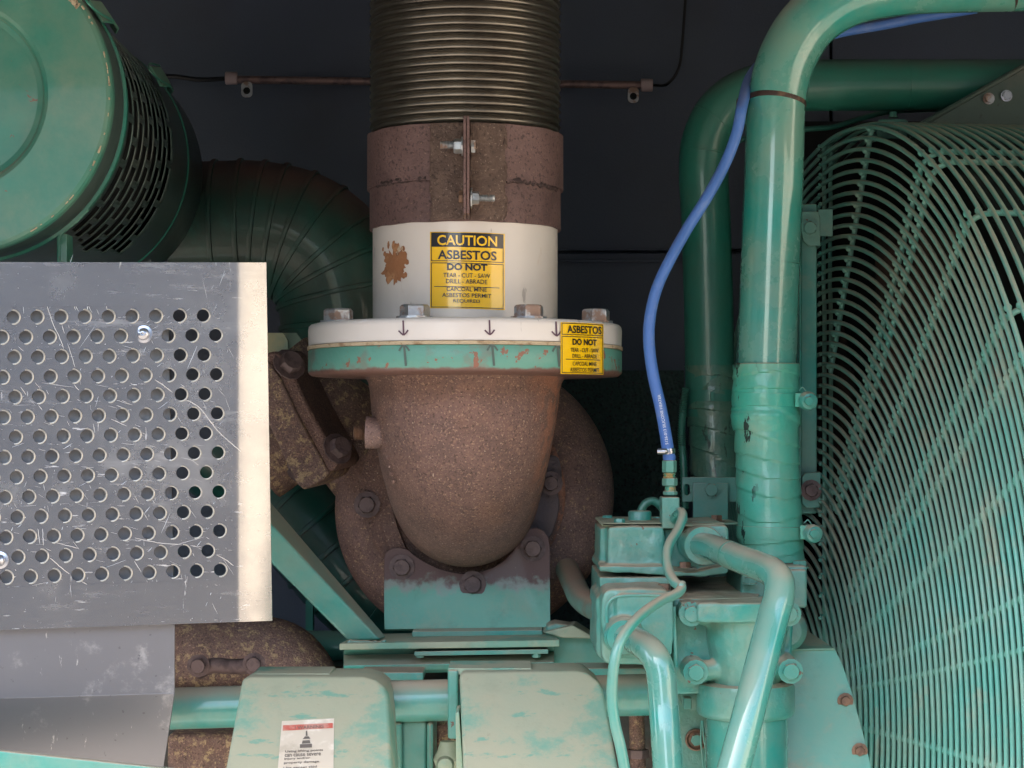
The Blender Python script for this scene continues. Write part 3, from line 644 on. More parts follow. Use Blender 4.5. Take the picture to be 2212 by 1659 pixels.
# shelf, channel, strut
Sh = thing('shelf_plate', 'dusty turquoise shelf plate with a folded channel below the bracket', 'shelf', P(970, 1440, .3))
za = zf(1393, .25)
obj('shelf', hull8([P(733, 1404, .25), P(1209, 1397, .25), P(1209, 1382, .25), P(733, 1390, .25)], [P(733, 1404, .25) + Vector((.015, .12, 0)), P(1209, 1397, .25) + Vector((-.01, .12, 0)), P(1209, 1382, .25) + Vector((-.01, .12, 0)), P(733, 1390, .25) + Vector((.015, .12, 0))]), m_lid, Sh, bevel=.0012)
obj('packing_plate', hull8([P(890, 1376, .32), P(1172, 1372, .32), P(1172, 1361, .32), P(890, 1364, .32)], [P(890, 1376, .32) + Vector((0, .05, 0)), P(1172, 1372, .32) + Vector((0, .05, 0)), P(1172, 1361, .32) + Vector((0, .05, 0)), P(890, 1364, .32) + Vector((0, .05, 0))]), m_cast, Sh, bevel=.001)
def longprof(x0, x1, pts, t0=0, t1=0):   # pts (y, Y) section swept along x
    V = [P(x0, y, Y) for y, Y in pts] + [P(x1, y + t1, Y) for y, Y in pts]; n = len(pts)
    return V, [tuple(range(n)), tuple(range(n, 2*n))[::-1]] + [(i, n+i, n+(i+1) % n, (i+1) % n) for i in range(n)]
obj('channel', longprof(742, 1198, [(1404, .262), (1404, .35), (1456, .35), (1456, .30), (1450, .275), (1438, .268), (1426, .282), (1414, .30)], 0, -7), m_paint, Sh, bevel=.002)
obj('channel_edge', longprof(895, 1185, [(1407, .255), (1407, .285), (1417, .285), (1417, .255)], 0, -5), m_cast, Sh, bevel=.001)
for x in (907, 1158): bolt(Sh, x, 1404, .262, 10, m_paint, axis=(0, 0, -1), hpx=16, washer=0)
W_ = thing('support_web', 'turquoise folded support web beside the right end of the shelf plate', 'bracket', P(1250, 1437, .3))
obj('web', prism([(1180, 1352), (1200, 1345), (1242, 1352), (1290, 1378), (1324, 1437), (1325, 1447), (1175, 1455)], .31, .36), m_paint, W_, bevel=.006)
obj('flared_lip', hull8([P(1172, 1366, .29), P(1236, 1350, .29), P(1292, 1380, .29), P(1215, 1378, .29)], [P(1172, 1352, .38), P(1244, 1341, .38), P(1292, 1372, .36), P(1215, 1374, .36)]), m_lid, W_, bevel=.002)

St = thing('diagonal_strut', 'turquoise square tube strut slanting down from the aluminium guard to the shelf', 'strut', P(790, 1385, .3))
A0, A1, B1, B0 = (540, 1083), (822, 1382), (752, 1384), (540, 1170)
V, Fa = hull8([P(*A0, .24), P(*A1, .27), P(*B1, .27), P(*B0, .24)], [P(A0[0] + 12, A0[1] - 38, .30), P(A1[0] + 14, A1[1] - 4, .33), P(B1[0] + 6, B1[1] - 2, .33), P(B0[0], B0[1], .30)])
obj('box_section', (V, Fa), m_paint, St, bevel=.0035, seg=3)
obj('weld_bead', bead([P(748, 1388, .262), P(785, 1389, .262), P(835, 1388, .262)], .003, 4), m_cast, St)

# ================================================================ left flanged exhaust inlet
FL = thing('manifold_flange', 'thick rusty bolted flange tilted beside the aluminium guard', 'flange', P(650, 1020, .45))
fo = [(560, 770), (604, 758), (640, 800), (690, 905), (731, 990), (731, 1003), (722, 1012), (673, 1038), (655, 1030), (610, 960), (560, 860)]
front = [(590, 758), (605, 762), (628, 795), (668, 880), (712, 960), (733, 1000), (722, 1014), (678, 1037), (662, 1022), (628, 950), (600, 890), (575, 850), (560, 800), (570, 765)]
def tilt(poly, Y0, dy, dx, dz):
    fr = [P(x, y, Y0) for x, y in poly]; n = len(fr); bk = [v + Vector((dx, dy, dz)) for v in fr]
    return fr + bk, [tuple(range(n)), tuple(range(n, 2*n))[::-1]] + [(i, n+i, n+(i+1) % n, (i+1) % n) for i in range(n)]
obj('flange_plate', tilt(front, .34, .10, .02, .005), m_rust, FL, bevel=.005, seg=3)
obj('flange_plate', tilt([(x - 22, y + 22) for x, y in front], .335, .10, .02, .005), m_rust2, FL, bevel=.003, label='speckled tan rear flange plate')
for x, y, ax, s_ in ((624, 788, (.45, -.75, .45), 25), (728, 970, (.6, -.7, .35), 24), (646, 1016, (-.5, -.5, -.7), 20)):
    obj('bolt', hexhead(P(x, y, .345 if s_ > 20 else .36), ax, s_ * S(.35), s_ * .95 * S(.35), .3, 1.15), m_boltr, FL, ang=28)
obj('stud', stud(740, 760, 962, .36, 13), m_boltr, FL)
PT = thing('tan_plate', 'pale tan plate with a cut corner standing above the rusty flange', 'plate', P(620, 790, .62))
obj('plate', curve_plate([[(540, 719), (640, 719), (668, 758), (668, 800), (540, 800)]], lambda x, y: .56, .006), m_tan, PT)
obj('edge_strip', curve_plate([[(540, 719), (612, 719), (622, 735), (622, 795), (540, 795)]], lambda x, y: .545, .006), m_tan, PT)

# ================================================================ ducts behind
def ribbed(name, label, pts, rpx, Y, mat, ribs, loc, n=40):
    T = thing(name, label, 'duct', loc)
    c = catmull([P(x, y, Yy) for x, y, Yy in pts], 10); r = rpx * S(Y)
    obj('duct_tube', tube(c, r, n), mat, T, ang=60)
    m_ = len(c)
    for q in ribs:
        i = min(m_ - 2, int(q * (m_ - 1))); p = c[i]; t = (c[i+1] - c[max(0, i-1)]).normalized()
        obj('rib', lathe([(r - .002, -.004), (r + .003, -.003), (r + .0035, 0), (r + .003, .003), (r - .002, .004)], p, t, n, caps=False), mat, T)
    return T
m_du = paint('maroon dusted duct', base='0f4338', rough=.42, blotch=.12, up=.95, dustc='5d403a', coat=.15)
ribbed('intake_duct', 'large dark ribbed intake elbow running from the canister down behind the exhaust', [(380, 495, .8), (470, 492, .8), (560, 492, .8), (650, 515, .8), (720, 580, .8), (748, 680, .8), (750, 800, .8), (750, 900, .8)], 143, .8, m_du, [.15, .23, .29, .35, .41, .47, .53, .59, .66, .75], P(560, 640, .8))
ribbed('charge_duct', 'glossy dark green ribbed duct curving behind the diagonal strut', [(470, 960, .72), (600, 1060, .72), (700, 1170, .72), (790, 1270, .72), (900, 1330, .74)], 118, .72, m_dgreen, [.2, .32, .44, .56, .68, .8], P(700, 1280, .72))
T = thing('rear_green_pipe', 'dim green pipe running level behind the shelf plate and strut', 'pipe', P(690, 1430, .45))
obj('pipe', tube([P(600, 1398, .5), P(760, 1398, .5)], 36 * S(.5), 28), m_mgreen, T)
obj('stay', pbox(660, 676, 1240, 1400, .62, .64), m_mgreen, T)
T = thing('rear_manifold', 'dark rusty casting low behind the corner of the aluminium guard', 'casting', P(600, 1450, .35))
obj('manifold_body', tube(catmull([P(330, 1420, .40), P(480, 1420, .40), P(600, 1425, .40), P(660, 1500, .38), P(680, 1600, .38)], 8), [88*S(.4), 88*S(.4), 84*S(.4), 60*S(.4)], 32), m_rust2, T)
obj('clamp_bridge', tube(catmull([P(425, 1452, .30), P(460, 1438, .295), P(500, 1440, .295), P(550, 1438, .295)], 6), 17*S(.3), 14), m_boltr, T)
for x, y in ((429, 1438), (549, 1434)): bolt(T, x, y, .285, 17, m_boltr, hpx=16, washer=1.15)
T = thing('lower_casting', 'crusty brown casting showing below the level pipe by the left cover', 'casting', P(450, 1650, .25))
obj('casting_body', pbox(360, 520, 1585, 1760, .22, .4), m_rust2, T, bevel=.008, seg=3)
obj('casting_body', pbox(940, 985, 1560, 1760, .2, .4), m_rust2, T, bevel=.008, seg=3)

# ================================================================ aluminium guard
def yg(x, y):
    Y = .0 - .075 * (575 - x) / 575
    if x > 512: Y += .0125 * ((x - 512) / 76) ** 1.5       # the free edge is bent back a little
    return Y
G = thing('perforated_guard', 'scratched aluminium guard panel with rows of punched holes', 'guard panel', P(290, 1352, 0))
holes = []
def hole_xy(i, j):
    t = i / 13; y = 681.5 + i * 42.35; x0 = (438 if i % 2 == 0 else 464) + t * 11.0
    x = x0 - 51.3 * j
    y += -(x - 440) * (.008 + .027 * t)
    return x, y
outer = []
cor = [(-140, 566), (575, 567), (588, 1341), (-140, 1366)]
for a, b_ in zip(cor, cor[1:] + cor[:1]):
    n_ = 24 if abs(b_[0] - a[0]) > 100 else 1
    if abs(b_[0] - a[0]) > 100 and a[1] > 0:
        ks = [k / n_ for k in range(n_)]
    else: ks = [0]
    for k in ks: outer.append((a[0] + (b_[0] - a[0]) * k, a[1] + (b_[1] - a[1]) * k))
def sheet(loops_h, Yf, th):
    # vertical strips so that the bent edge follows Yf
    gs = []
    xs = [-140] 
    return gs
for i in range(14):
    for j in range(0, 11):
        x, y = hole_xy(i, j)
        if i == 1 and j == 3: continue
        if x > -120: holes.append((x, y))
# flat field with holes, then narrow vertical strips for the bent edge
xf = 500
def edge_y(x): 
    t = (x + 140) / 715; return 566 + t, 1366 - (1366 - 1341) * min(1, t * .985)
flat = [(-140, 566), (xf, edge_y(xf)[0]), (xf, edge_y(xf)[1]), (-140, 1366)]
def strip_mesh():
    xs = [503 + 85 * k / 16 for k in range(17)]; V = []; Fa = []
    for k, x in enumerate(xs):
        yt, yb = edge_y(x)
        q = k / 16
        for dd in (0, .0028):
            for s_ in range(9):
                y = yt + (yb - yt) * s_ / 8; xx = x if k < 16 else 575 + 13 * s_ / 8
                xx = 503 + (575 + 13 * s_ / 8 - 503) * q
                V.append(P(xx, y, yg(xx, y)) + Vector((0, dd, 0)))
    def id_(k, d, s_): return k * 18 + d * 9 + s_
    for k in range(16):
        for s_ in range(8):
            Fa.append((id_(k, 0, s_), id_(k+1, 0, s_), id_(k+1, 0, s_+1), id_(k, 0, s_+1))); Fa.append((id_(k, 1, s_+1), id_(k+1, 1, s_+1), id_(k+1, 1, s_), id_(k, 1, s_)))
        Fa.append((id_(k, 0, 0), id_(k, 1, 0), id_(k+1, 1, 0), id_(k+1, 0, 0))); Fa.append((id_(k+1, 0, 8), id_(k+1, 1, 8), id_(k, 1, 8), id_(k, 0, 8)))
    for s_ in range(8): Fa.append((id_(16, 0, s_), id_(16, 1, s_), id_(16, 1, s_+1), id_(16, 0, s_+1)))
    return V, Fa
def hy(i, x): t = i / 13; return 681.5 + i * 42.35 - (x - 440) * (.008 + .027 * t)
def field():
    V = []; Fa = []; NH = 24; XF = 503
    def pt(x, y, d): V.append(P(x, y, yg(min(x, 503), y)) + Vector((0, d, 0))); return len(V) - 1
    def quad(x0, x1, fa, fb):
        if x1 - x0 < .01: return
        for d in (0, .0028):
            a = [pt(x0, fa(x0), d), pt(x1, fa(x1), d), pt(x1, fb(x1), d), pt(x0, fb(x0), d)]
            Fa.append(tuple(a if d == 0 else a[::-1]))
    top = lambda x: edge_y(x)[0]; bot = lambda x: edge_y(x)[1]
    quad(-140, XF, top, lambda x: hy(-.5, x)); quad(-140, XF, lambda x: hy(13.5, x), bot)
    for i in range(14):
        fa = lambda x: hy(i - .5, x); fb = lambda x: hy(i + .5, x)
        xr = hole_xy(i, 0)[0] + 25.65; quad(xr, XF, fa, fb)
        for j in range(11):
            x, y = hole_xy(i, j); x1 = x + 25.65; x0 = max(-140, x - 25.65)
            if x <= -120 or (i == 1 and j == 3):
                quad(x0, x1, fa, fb) if x > -120 else quad(-140, x1, fa, fb)
                if x <= -120: break
                continue
            ids = []
            for d in (0, .0028):
                inn = []; out = []
                for k in range(NH):
                    t = 2 * math.pi * (k + .5) / NH; cx, sy = math.cos(t), math.sin(t)
                    inn.append(pt(x + 13.2 * cx, y + 13.2 * sy, d))
                    q = min((x1 - x) / abs(cx) if cx > 0 else (x - x0) / abs(cx), 21.1 / abs(sy))
                    X = x + q * cx; Yp = y + q * sy
                    Yp = min(max(Yp, fa(X)), fb(X)) if abs(sy) * 25.65 < abs(cx) * 21.1 else (fb(X) if sy > 0 else fa(X))
                    out.append(pt(X, Yp, d))
                for k in range(NH):
                    k2 = (k + 1) % NH; Fa.append((inn[k], out[k], out[k2], inn[k2]))
                    a, b_ = V[out[k]], V[out[k2]]
                t8 = [(x1, fa(x1)), (x1, fb(x1)), (x0, fb(x0)), (x0, fa(x0))]
                for cxx, cyy in t8:      # corner triangles
                    c = pt(cxx, cyy, d)
                    best = sorted(range(NH), key=lambda k: (V[out[k]] - V[c]).length + (V[out[(k + 1) % NH]] - V[c]).length)[0]
                    Fa.append((c, out[best], out[(best + 1) % NH]))
                ids.append(inn)
            for k in range(NH): Fa.append((ids[0][k], ids[0][(k+1) % NH], ids[1][(k+1) % NH], ids[1][k]))
    return V, Fa
gp = field()
gm = obj('perforated_sheet', join(gp, strip_mesh()), m_alu, G, smooth=True, ang=30)
# rolled rims of the holes
rg = []
for x, y in holes:
    c = P(x, y, yg(x, y)); rg.append(lathe([(13.0 * S(0), .0012), (13.6 * S(0), -.0002), (15.2 * S(0), -.0003), (16.6 * S(0), .0003)], c, (0, 1, 0), 28, caps=False))
rims = []
me0 = None
for (x, y), g in zip(holes, rg):
    if me0 is None:
        r0 = obj('hole_rim', g, m_burr, G); me0 = r0.data; c0 = P(x, y, yg(x, y))
    else:
        r1 = r0.copy(); COL.objects.link(r1); r1.parent = G; r1.location = P(x, y, yg(x, y)) - c0; ORG[r1.name] = ORG[G.name]
for x, y in ((311, 722), (0, 1210)):
    Yy = yg(x, y)
    sc_ = obj('screw', lathe([(19*S(Yy), 0), (19*S(Yy), .0015), (13*S(Yy), .002), (13.5*S(Yy), .0035), (11*S(Yy), .0075), (6*S(Yy), .0092), (4*S(Yy), .0092), (3.5*S(Yy), .0065), (1e-5, .006)], P(x, y, Yy), FR, 24), m_chrome, G)
# scratches: thin bare-metal grooves raised a hair
def scr(pts, w_, Yf, off=.0003):
    w_ = w_ * .62
    V = []; Fa = []
    for i, (x, y) in enumerate(pts):
        a = pts[max(0, i-1)]; b_ = pts[min(len(pts)-1, i+1)]; dx, dy = b_[0]-a[0], b_[1]-a[1]; l = math.hypot(dx, dy) or 1
        ww = w_ * (1 if 0 < i < len(pts) - 1 else .3)
        for sg in (-1, 1): V.append(P(x - sg * dy / l * ww / 2, y + sg * dx / l * ww / 2, Yf(x, y)) + Vector((0, -off, 0)))
    for i in range(len(pts) - 1): Fa.append((2*i, 2*i+1, 2*i+3, 2*i+2))
    return V, Fa
def nearhole(x, y): return any((x - a) ** 2 + (y - b_) ** 2 < 15 ** 2 for a, b_ in holes)
sg = []
def poly_scr(pts, w_=1.5, gaps=0.0):
    pts = [(p.x, p.y) for p in catmull([Vector((a, b_, 0)) for a, b_ in pts], 8)]; cur = []
    for p in pts:
        if nearhole(*p) or random.random() < gaps:
            if len(cur) > 1: sg.append(scr(cur, w_, yg))
            cur = []
        else: cur.append((p[0] + random.uniform(-.4, .4), p[1] + random.uniform(-.4, .4)))
    if len(cur) > 1: sg.append(scr(cur, w_, yg))
poly_scr([(95, 640), (115, 700), (135, 745), (160, 830), (190, 860), (205, 935)], 1.6)
poly_scr([(130, 690), (155, 770), (175, 830)], 1.2)
poly_scr([(335, 820), (385, 855), (430, 880), (470, 930), (520, 975)], 2.2)
poly_scr([(240, 905), (330, 945)], 2)
poly_scr([(300, 975), (400, 990), (430, 1005)], 1.4)
poly_scr([(30, 1150), (120, 1172), (170, 1185)], 1.6)
poly_scr([(240, 1150), (340, 1172), (420, 1180), (480, 1205), (505, 1222)], 1.8)
poly_scr([(108, 1205), (150, 1240), (200, 1270), (235, 1298)], 2)
poly_scr([(290, 1212), (320, 1260), (345, 1310), (358, 1338)], 1.3)
poly_scr([(70, 1265), (200, 1235), (300, 1200), (440, 1160)], .9, .05)
poly_scr([(187, 640), (190, 680)], 2); poly_scr([(228, 640), (231, 672)], 1.2)
poly_scr([(82, 1142), (86, 1175)], 1.4); poly_scr([(92, 1142), (94, 1178)], 1.4)
for yy in (765, 862, 903, 985, 1080, 1165): poly_scr([(10, yy + 15), (150, yy + 8), (320, yy), (420, yy - 3)], .8, .45)
for _ in range(420):
    x = random.uniform(0, 490); y = random.uniform(575, 1330); a = random.choice([random.gauss(0.2, .25), random.gauss(1.15, .25), random.gauss(-.9, .3)]); l = random.expovariate(1 / 12) + 3
    p0 = (x, y); p1 = (x + l * math.cos(a), y + l * math.sin(a))
    if nearhole(*p0) or nearhole(*p1) or nearhole((p0[0] + p1[0]) / 2, (p0[1] + p1[1]) / 2): continue
    sg.append(scr([p0, ((x + p1[0]) / 2, (y + p1[1]) / 2 + .3), p1], random.uniform(.5, 1.3), yg))
for cx, cy, a0, n_, L_ in ((160, 640, 1.2, 9, 34), (225, 690, 1.15, 8, 40), (365, 610, 1.25, 7, 22), (325, 700, -.6, 7, 20), (350, 800, .6, 8, 26), (250, 880, .35, 8, 24), (420, 1310, -1.2, 8, 18), (300, 1330, .1, 6, 30), (120, 1300, 1.0, 6, 16), (60, 830, .9, 7, 20), (310, 1000, .2, 9, 24)):
    for q in range(n_):
        x = cx + random.gauss(0, 22); y = cy + random.gauss(0, 20); a = a0 + random.gauss(0, .06); l = L_ * random.uniform(.3, 1.1)
        pts_ = [(x + l * t * math.cos(a), y + l * t * math.sin(a)) for t in (0, .33, .66, 1)]
        if any(nearhole(*p) for p in pts_) or min(p[1] for p in pts_) < 570 or max(p[1] for p in pts_) > 1338 or max(p[0] for p in pts_) > 498: continue
        sg.append(scr(pts_, random.uniform(.5, 1.5), yg))
for q in range(60):      # nicked top and bottom edges
    x = random.uniform(0, 500); l = random.uniform(2, 9); top_ = random.random() < .6
    y = edge_y(x)[0] + .5 if top_ else edge_y(x)[1] - .5; sg.append(scr([(x, y), (x + random.uniform(-2, 3), y + (l if top_ else -l))], random.uniform(1, 2.2), yg))
so_ = obj('scratches', join(*sg), m_scratch, G, smooth=False, kind='stuff')

yl = lambda x, y: .002 - .075 * (377 - x) / 575 - .014
G2 = thing('backing_sheet', 'stained plain aluminium sheet behind and below the perforated guard', 'panel', P(200, 1500, .03))
ysh = lambda x, y: yl(x, y)
obj('upper_sheet', curve_plate([[(-140, 640), (363, 640), (377, 1330), (-140, 1330)]], ysh, .0026), m_alu2, G2)
obj('lower_sheet', curve_plate([[(-140, 1331), (377, 1331), (377, 1497), (-140, 1512)]], ysh, .0026), m_alu3, G2)
ysl = lambda x, y: yl(x, y) + .012 * (y - 1500) / 150
obj('folded_skirt', curve_plate([[(-140, 1513), (377, 1498), (352, 1665), (-140, 1665)]], lambda x, y: ysl(x, y) + .0, .0026), m_alu3, G2)
obj('fold_edge', tube([P(-140, 1512, yl(-140, 0) + .001), P(377, 1497.5, yl(377, 0) + .001)], 1.6 * S(0), 8), m_alu3, G2)
T = thing('front_rail', 'dusty pale green rail crossing the bottom left corner', 'rail', P(150, 1659, -.2))
obj('rail', hull8([P(-200, 1600, -.2), P(440, 1668, -.2), P(440, 1760, -.2), P(-200, 1760, -.2)], [P(-200, 1597, -.14), P(440, 1665, -.14), P(440, 1760, -.14), P(-200, 1760, -.14)]), m_paint, T, bevel=.002)

# ================================================================ air filter canister
YA, YZ = -.05, .62
CX, CZ = P(-104, 205, YA).x, P(-104, 205, YA).z
rc = 346 * S(YA)
A = thing('air_filter', 'round turquoise air filter canister with slotted dark body at upper left', 'air filter', (CX, YA, CZ - rc))
def cprof(pr): return lathe(pr, (CX, YA, CZ), (0, 1, 0), 128, caps=False)
ri = 197 * S(YA)
obj('end_cap', lathe([(1e-4, .010), (ri - .008, .010), (ri - .002, .008), (ri + .002, .001), (ri + .006, -.002), (rc - .006, -.002), (rc - .002, -.0005), (rc, .003), (rc + .0005, .012), (rc - .002, .014)], (CX, YA, CZ), (0, 1, 0), 128, caps=False), m_canister, A, ang=12)
obj('inner_seam', lathe([(ri - .0025, .0095), (ri - .001, .0062), (ri + .001, .0045)], (CX, YA, CZ), (0, 1, 0), 128, caps=False), M('bare edge', '8a7a68', .7), A)
obj('rim_band', cprof([(rc - .003, .013), (rc - .001, .016), (rc - .0005, .030), (rc + .0012, .034), (rc + .0012, .060), (rc - .003, .062), (rc - .006, .064)]), m_canbody, A)
obj('clamp_ring', cprof([(rc - .004, .066), (rc + .003, .068), (rc + .0035, .072), (rc + .003, .076), (rc - .004, .078)]), m_mgreen, A)
# slotted shell
def shell():
    V = []; Fa = []; na = 240; r = rc - .004
    rows = [.078, .11]; cols = 9; t0 = .120; wd = .026; gp = .007
    for c in range(cols): rows += [t0 + c * (wd + gp) - (0 if c else 0), t0 + c * (wd + gp) + wd]
    rows += [t0 + cols * (wd + gp) + .01, .56, YZ - YA]
    rows = sorted(set(rows)); slots = set()
    for i, h in enumerate(rows):
        rr = r + (.0015 if i == len(rows) - 2 else 0)
        for k in range(na): a = 2 * math.pi * k / na; V.append((CX + rr * math.cos(a), YA + h, CZ + rr * math.sin(a)))
    for i in range(len(rows) - 1):
        cidx = round((rows[i] - t0) / (wd + gp)) if rows[i] >= t0 - .001 else -1
        isslot = 0 <= cidx < cols and abs(rows[i] - (t0 + cidx * (wd + gp))) < 1e-4
        for k in range(na):
            deg = (k + .5) / na * 360; deg = deg - 360 if deg > 180 else deg
            ph = (k + cidx * 5) % 12
            if isslot and -58 + (abs(cidx - 4) * 1.5) < deg < 48 and ph < 10: continue
            Fa.append((i*na+k, i*na+(k+1) % na, (i+1)*na+(k+1) % na, (i+1)*na+k))
    return V, Fa
sh = obj('slotted_shell', shell(), m_canbody, A, ang=50)
so2 = sh.modifiers.new('thick', 'SOLIDIFY'); so2.thickness = .0015; so2.offset = -1
obj('slot_dark_core', lathe([(rc - .030, .08), (rc - .030, .6)], (CX, YA, CZ), (0, 1, 0), 64, caps=False), m_hollow, A)  # black cylinder put in so the slots read as deep shade
obj('shell_seam', cprof([(rc - .0035, .53), (rc - .0012, .533), (rc - .0035, .536)]), m_mgreen, A)
obj('outlet_end', lathe([(rc - .004, YZ - YA), (rc - .02, YZ - YA + .02), (.02, YZ - YA + .03)], (CX, YA, CZ), (0, 1, 0), 64), m_canbody, A)
def latch(a_deg, y0):
    a = R(a_deg); n_ = Vector((math.cos(a), 0, math.sin(a))); t_ = Vector((-math.sin(a), 0, math.cos(a))); c = Vector((CX, YA, CZ)) + n_ * (rc + .002)
    Y_ = Vector((0, 1, 0)); pts = [(y0, .014, .004), (y0 + .03, .014, .012), (y0 + .075, .010, .010), (y0 + .10, .006, .004)]
    V = []; 
    for yy, w_, h_ in pts:
        for sx, hh in ((-1, h_), (1, h_), (1, h_ - .003), (-1, h_ - .003)): V.append(c + Y_ * yy + t_ * (w_ * sx) + n_ * hh)
    Fa = [(0, 1, 2, 3)]
    for i in range(len(pts) - 1):
        for k in range(4): Fa.append((i*4+k, i*4+(k+1) % 4, i*4+4+(k+1) % 4, i*4+4+k))
    Fa.append(tuple(len(V) - 4 + k for k in range(4)))
    l = obj('latch', (V, Fa), m_canister, A, bevel=.0012)
    obj('latch_wire', tube(catmull([c + Y_ * (y0 + .02) + n_ * .012 + t_ * .014, c + Y_ * (y0 - .03) + n_ * .006 + t_ * .010, c + Y_ * (y0 - .045) + n_ * .003, c + Y_ * (y0 - .03) + n_ * .006 - t_ * .010, c + Y_ * (y0 + .02) + n_ * .012 - t_ * .014], 5), .0012, 6), m_mgreen, l)
    return l
for q in range(26):
    a0_ = R(random.uniform(-82, 38)); dl = random.uniform(.01, .05)
    obj('rim_chip', bead([(CX + (rc - .0025) * math.cos(a0_ + dl * t), YA - .0015, CZ + (rc - .0025) * math.sin(a0_ + dl * t)) for t in (0, .5, 1)], random.uniform(.0005, .0011), q, 6), m_chip, A)
obj('rim_chip', bead([(CX + (rc - .006) * math.cos(R(a)), YA - .0018, CZ + (rc - .006) * math.sin(R(a))) for a in (34, 36, 38, 41)], .0035, 3, 6), m_chip, A)
latch(33, .03); latch(28, .36)
obj('strap', tube(catmull([P(190, 452, 0.02), P(165, 478, .02), P(140, 498, .02), P(128, 512, .02), P(127, 540, .02), P(127, 640, .02)], 6), 4 * S(0), 8), m_canister, A)
obj('strap_leg', pbox(126, 145, 505, 660, .02, .05), m_canister, A, bevel=.001)

# ================================================================ bottom pipe and covers
T = thing('level_pipe', 'turquoise level pipe running behind both dusty covers', 'pipe', P(900, 1520, .1))
obj('pipe', tube([P(330, 1532, .1), P(900, 1514, .1), P(1430, 1500, .1)], 45 * S(.1), 40), m_tubedust, T)
obj('rear_rail', pbox(778, 915, 1452, 1470, .2, .26), m_cast, T, bevel=.002)
obj('rear_rail', pbox(1245, 1400, 1443, 1475, .2, .26), m_cast, T, bevel=.002)
def cover(poly_top, poly, label, Yt, Yb, ytop, ybot, depth=.12):
    T = thing('engine_cover', label, 'cover', P((poly[0][0] + poly[-1][0]) / 2, 1659, Yb), 'dusty covers along the bottom')
    zt_, zb_ = zf(ytop, Yt), zf(ybot, Yb); b_ = (Yb - Yt) / (zb_ - zt_); a_ = Yt - b_ * zt_     # a true plane Y = a + b z
    def Yf(x, y): q = (940 - y) / F; return (a_ + b_ * q * D0) / (1 - b_ * q)
    fr = [P(x, y, Yf(x, y)) for x, y in poly]; n = len(fr); bk = [v + Vector((0, depth, -.004)) for v in fr]
    obj('cover_shell', (fr + bk, [tuple(range(n)), tuple(range(n, 2*n))[::-1]] + [(i, n+i, n+(i+1) % n, (i+1) % n) for i in range(n)]), m_lid, T, bevel=.004, seg=3)
    return T, Yf
C1, Yc1 = cover(None, [(523, 1467), (540, 1461), (785, 1462), (812, 1470), (833, 1487), (838, 1505), (848, 1700), (480, 1700)], 'dusty turquoise engine cover carrying the paper warning label', .02, -.13, 1461, 1700)
obj('rear_lip', pbox(545, 713, 1455, 1470, .05, .12), m_lid, C1, bevel=.001)
C2, Yc2 = cover(None, [(992, 1456), (1005, 1451), (1245, 1449), (1268, 1454), (1293, 1474), (1302, 1490), (1342, 1700), (1002, 1700)], 'dusty turquoise engine cover with chamfered corner left of the tubes', .02, -.13, 1449, 1700)
obj('rear_lip', pbox(968, 1148, 1443, 1458, .045, .12), m_lid, C2, bevel=.001)
obj('side_flange', pbox(967, 990, 1447, 1597, .04, .07), m_cast, C2, bevel=.003)
obj('seam_strip', prism([(984, 1540), (992, 1538), (1003, 1700), (986, 1700)], -.03, .03), m_lid, C2, bevel=.001)
for x, y in ((818, 1470), (1250, 1460)): pass
T = thing('cover_post', 'green flanged post standing between the two dusty covers', 'post', P(893, 1659, .1))
obj('post_web', pbox(868, 922, 1556, 1760, .10, .2), m_paint, T, bevel=.004)
obj('post_edge', pbox(850, 868, 1562, 1760, .085, .2), m_cast, T, bevel=.004)
obj('post_edge', pbox(922, 936, 1562, 1760, .085, .2), m_cast, T, bevel=.004)
T = thing('small_valve', 'small dusty valve body tucked left of the right cover', 'valve', P(970, 1659, .08))
obj('valve_body', join(lathe([(.012, -.03), (.016, -.02), (.014, -.008), (.017, 0), (.012, .01), (.009, .02)], P(968, 1640, .09), UP, 24)), m_lid, T)
obj('valve_knob', lathe([(.001, -.008), (.008, -.006), (.010, 0), (.008, .008), (.001, .010)], P(962, 1652, .05), FR, 20), m_lid, T)
# paper warning label on left cover
L_ = thing('warning_label', 'faded paper warning label with a red band on the left engine cover', 'label', P(665, 1600, Yc1(665, 1600)))
yla = lambda x, y: Yc1(x, y) - .0008
def quadp(pts, Yf, off): return [P(x, y, Yf(x, y)) + Vector((0, -off, off * .3)) for x, y in pts], [(0, 1, 2, 3)]
obj('paper', quadp([(609, 1558), (722, 1552), (720, 1700), (597, 1700)], Yc1, .0008), m_paper, L_)
obj('red_band', quadp([(612, 1567), (719, 1562), (719, 1573), (611, 1579)], Yc1, .0013), m_red, L_)
flat_text('! WARNING', 668, 1570.5, 7, 62, lambda x, y: Yc1(x, y) - .0016, m_ink, L_, rot=-.045, bold=.1, name='lettering')
obj('pictogram', (lambda gs: join(*gs))([quadp(q, Yc1, .0013) for q in ([(648, 1616), (674, 1615), (674, 1607), (648, 1608)], [(652, 1607), (671, 1606), (669, 1599), (654, 1600)], [(654, 1597), (671, 1596), (667, 1591), (659, 1591)], [(660.5, 1590), (664.5, 1590), (664, 1579), (661, 1579)])]), m_ink, L_)
for i, s_ in enumerate(('Using lifting points', 'can cause severe', 'injury and/or', 'property damage.', 'Use genset skid')):
    w_ = (82, 78, 56, 78, 72)[i]
    yy = 1622 + i * 8.2 + (3 if i == 4 else 0); x0 = 616 - i * .9
    flat_text(s_, x0 + w_ / 2, yy, 6.2, w_, lambda x, y: Yc1(x, y) - .0013, m_ink, L_, rot=-.045, bold=.12)

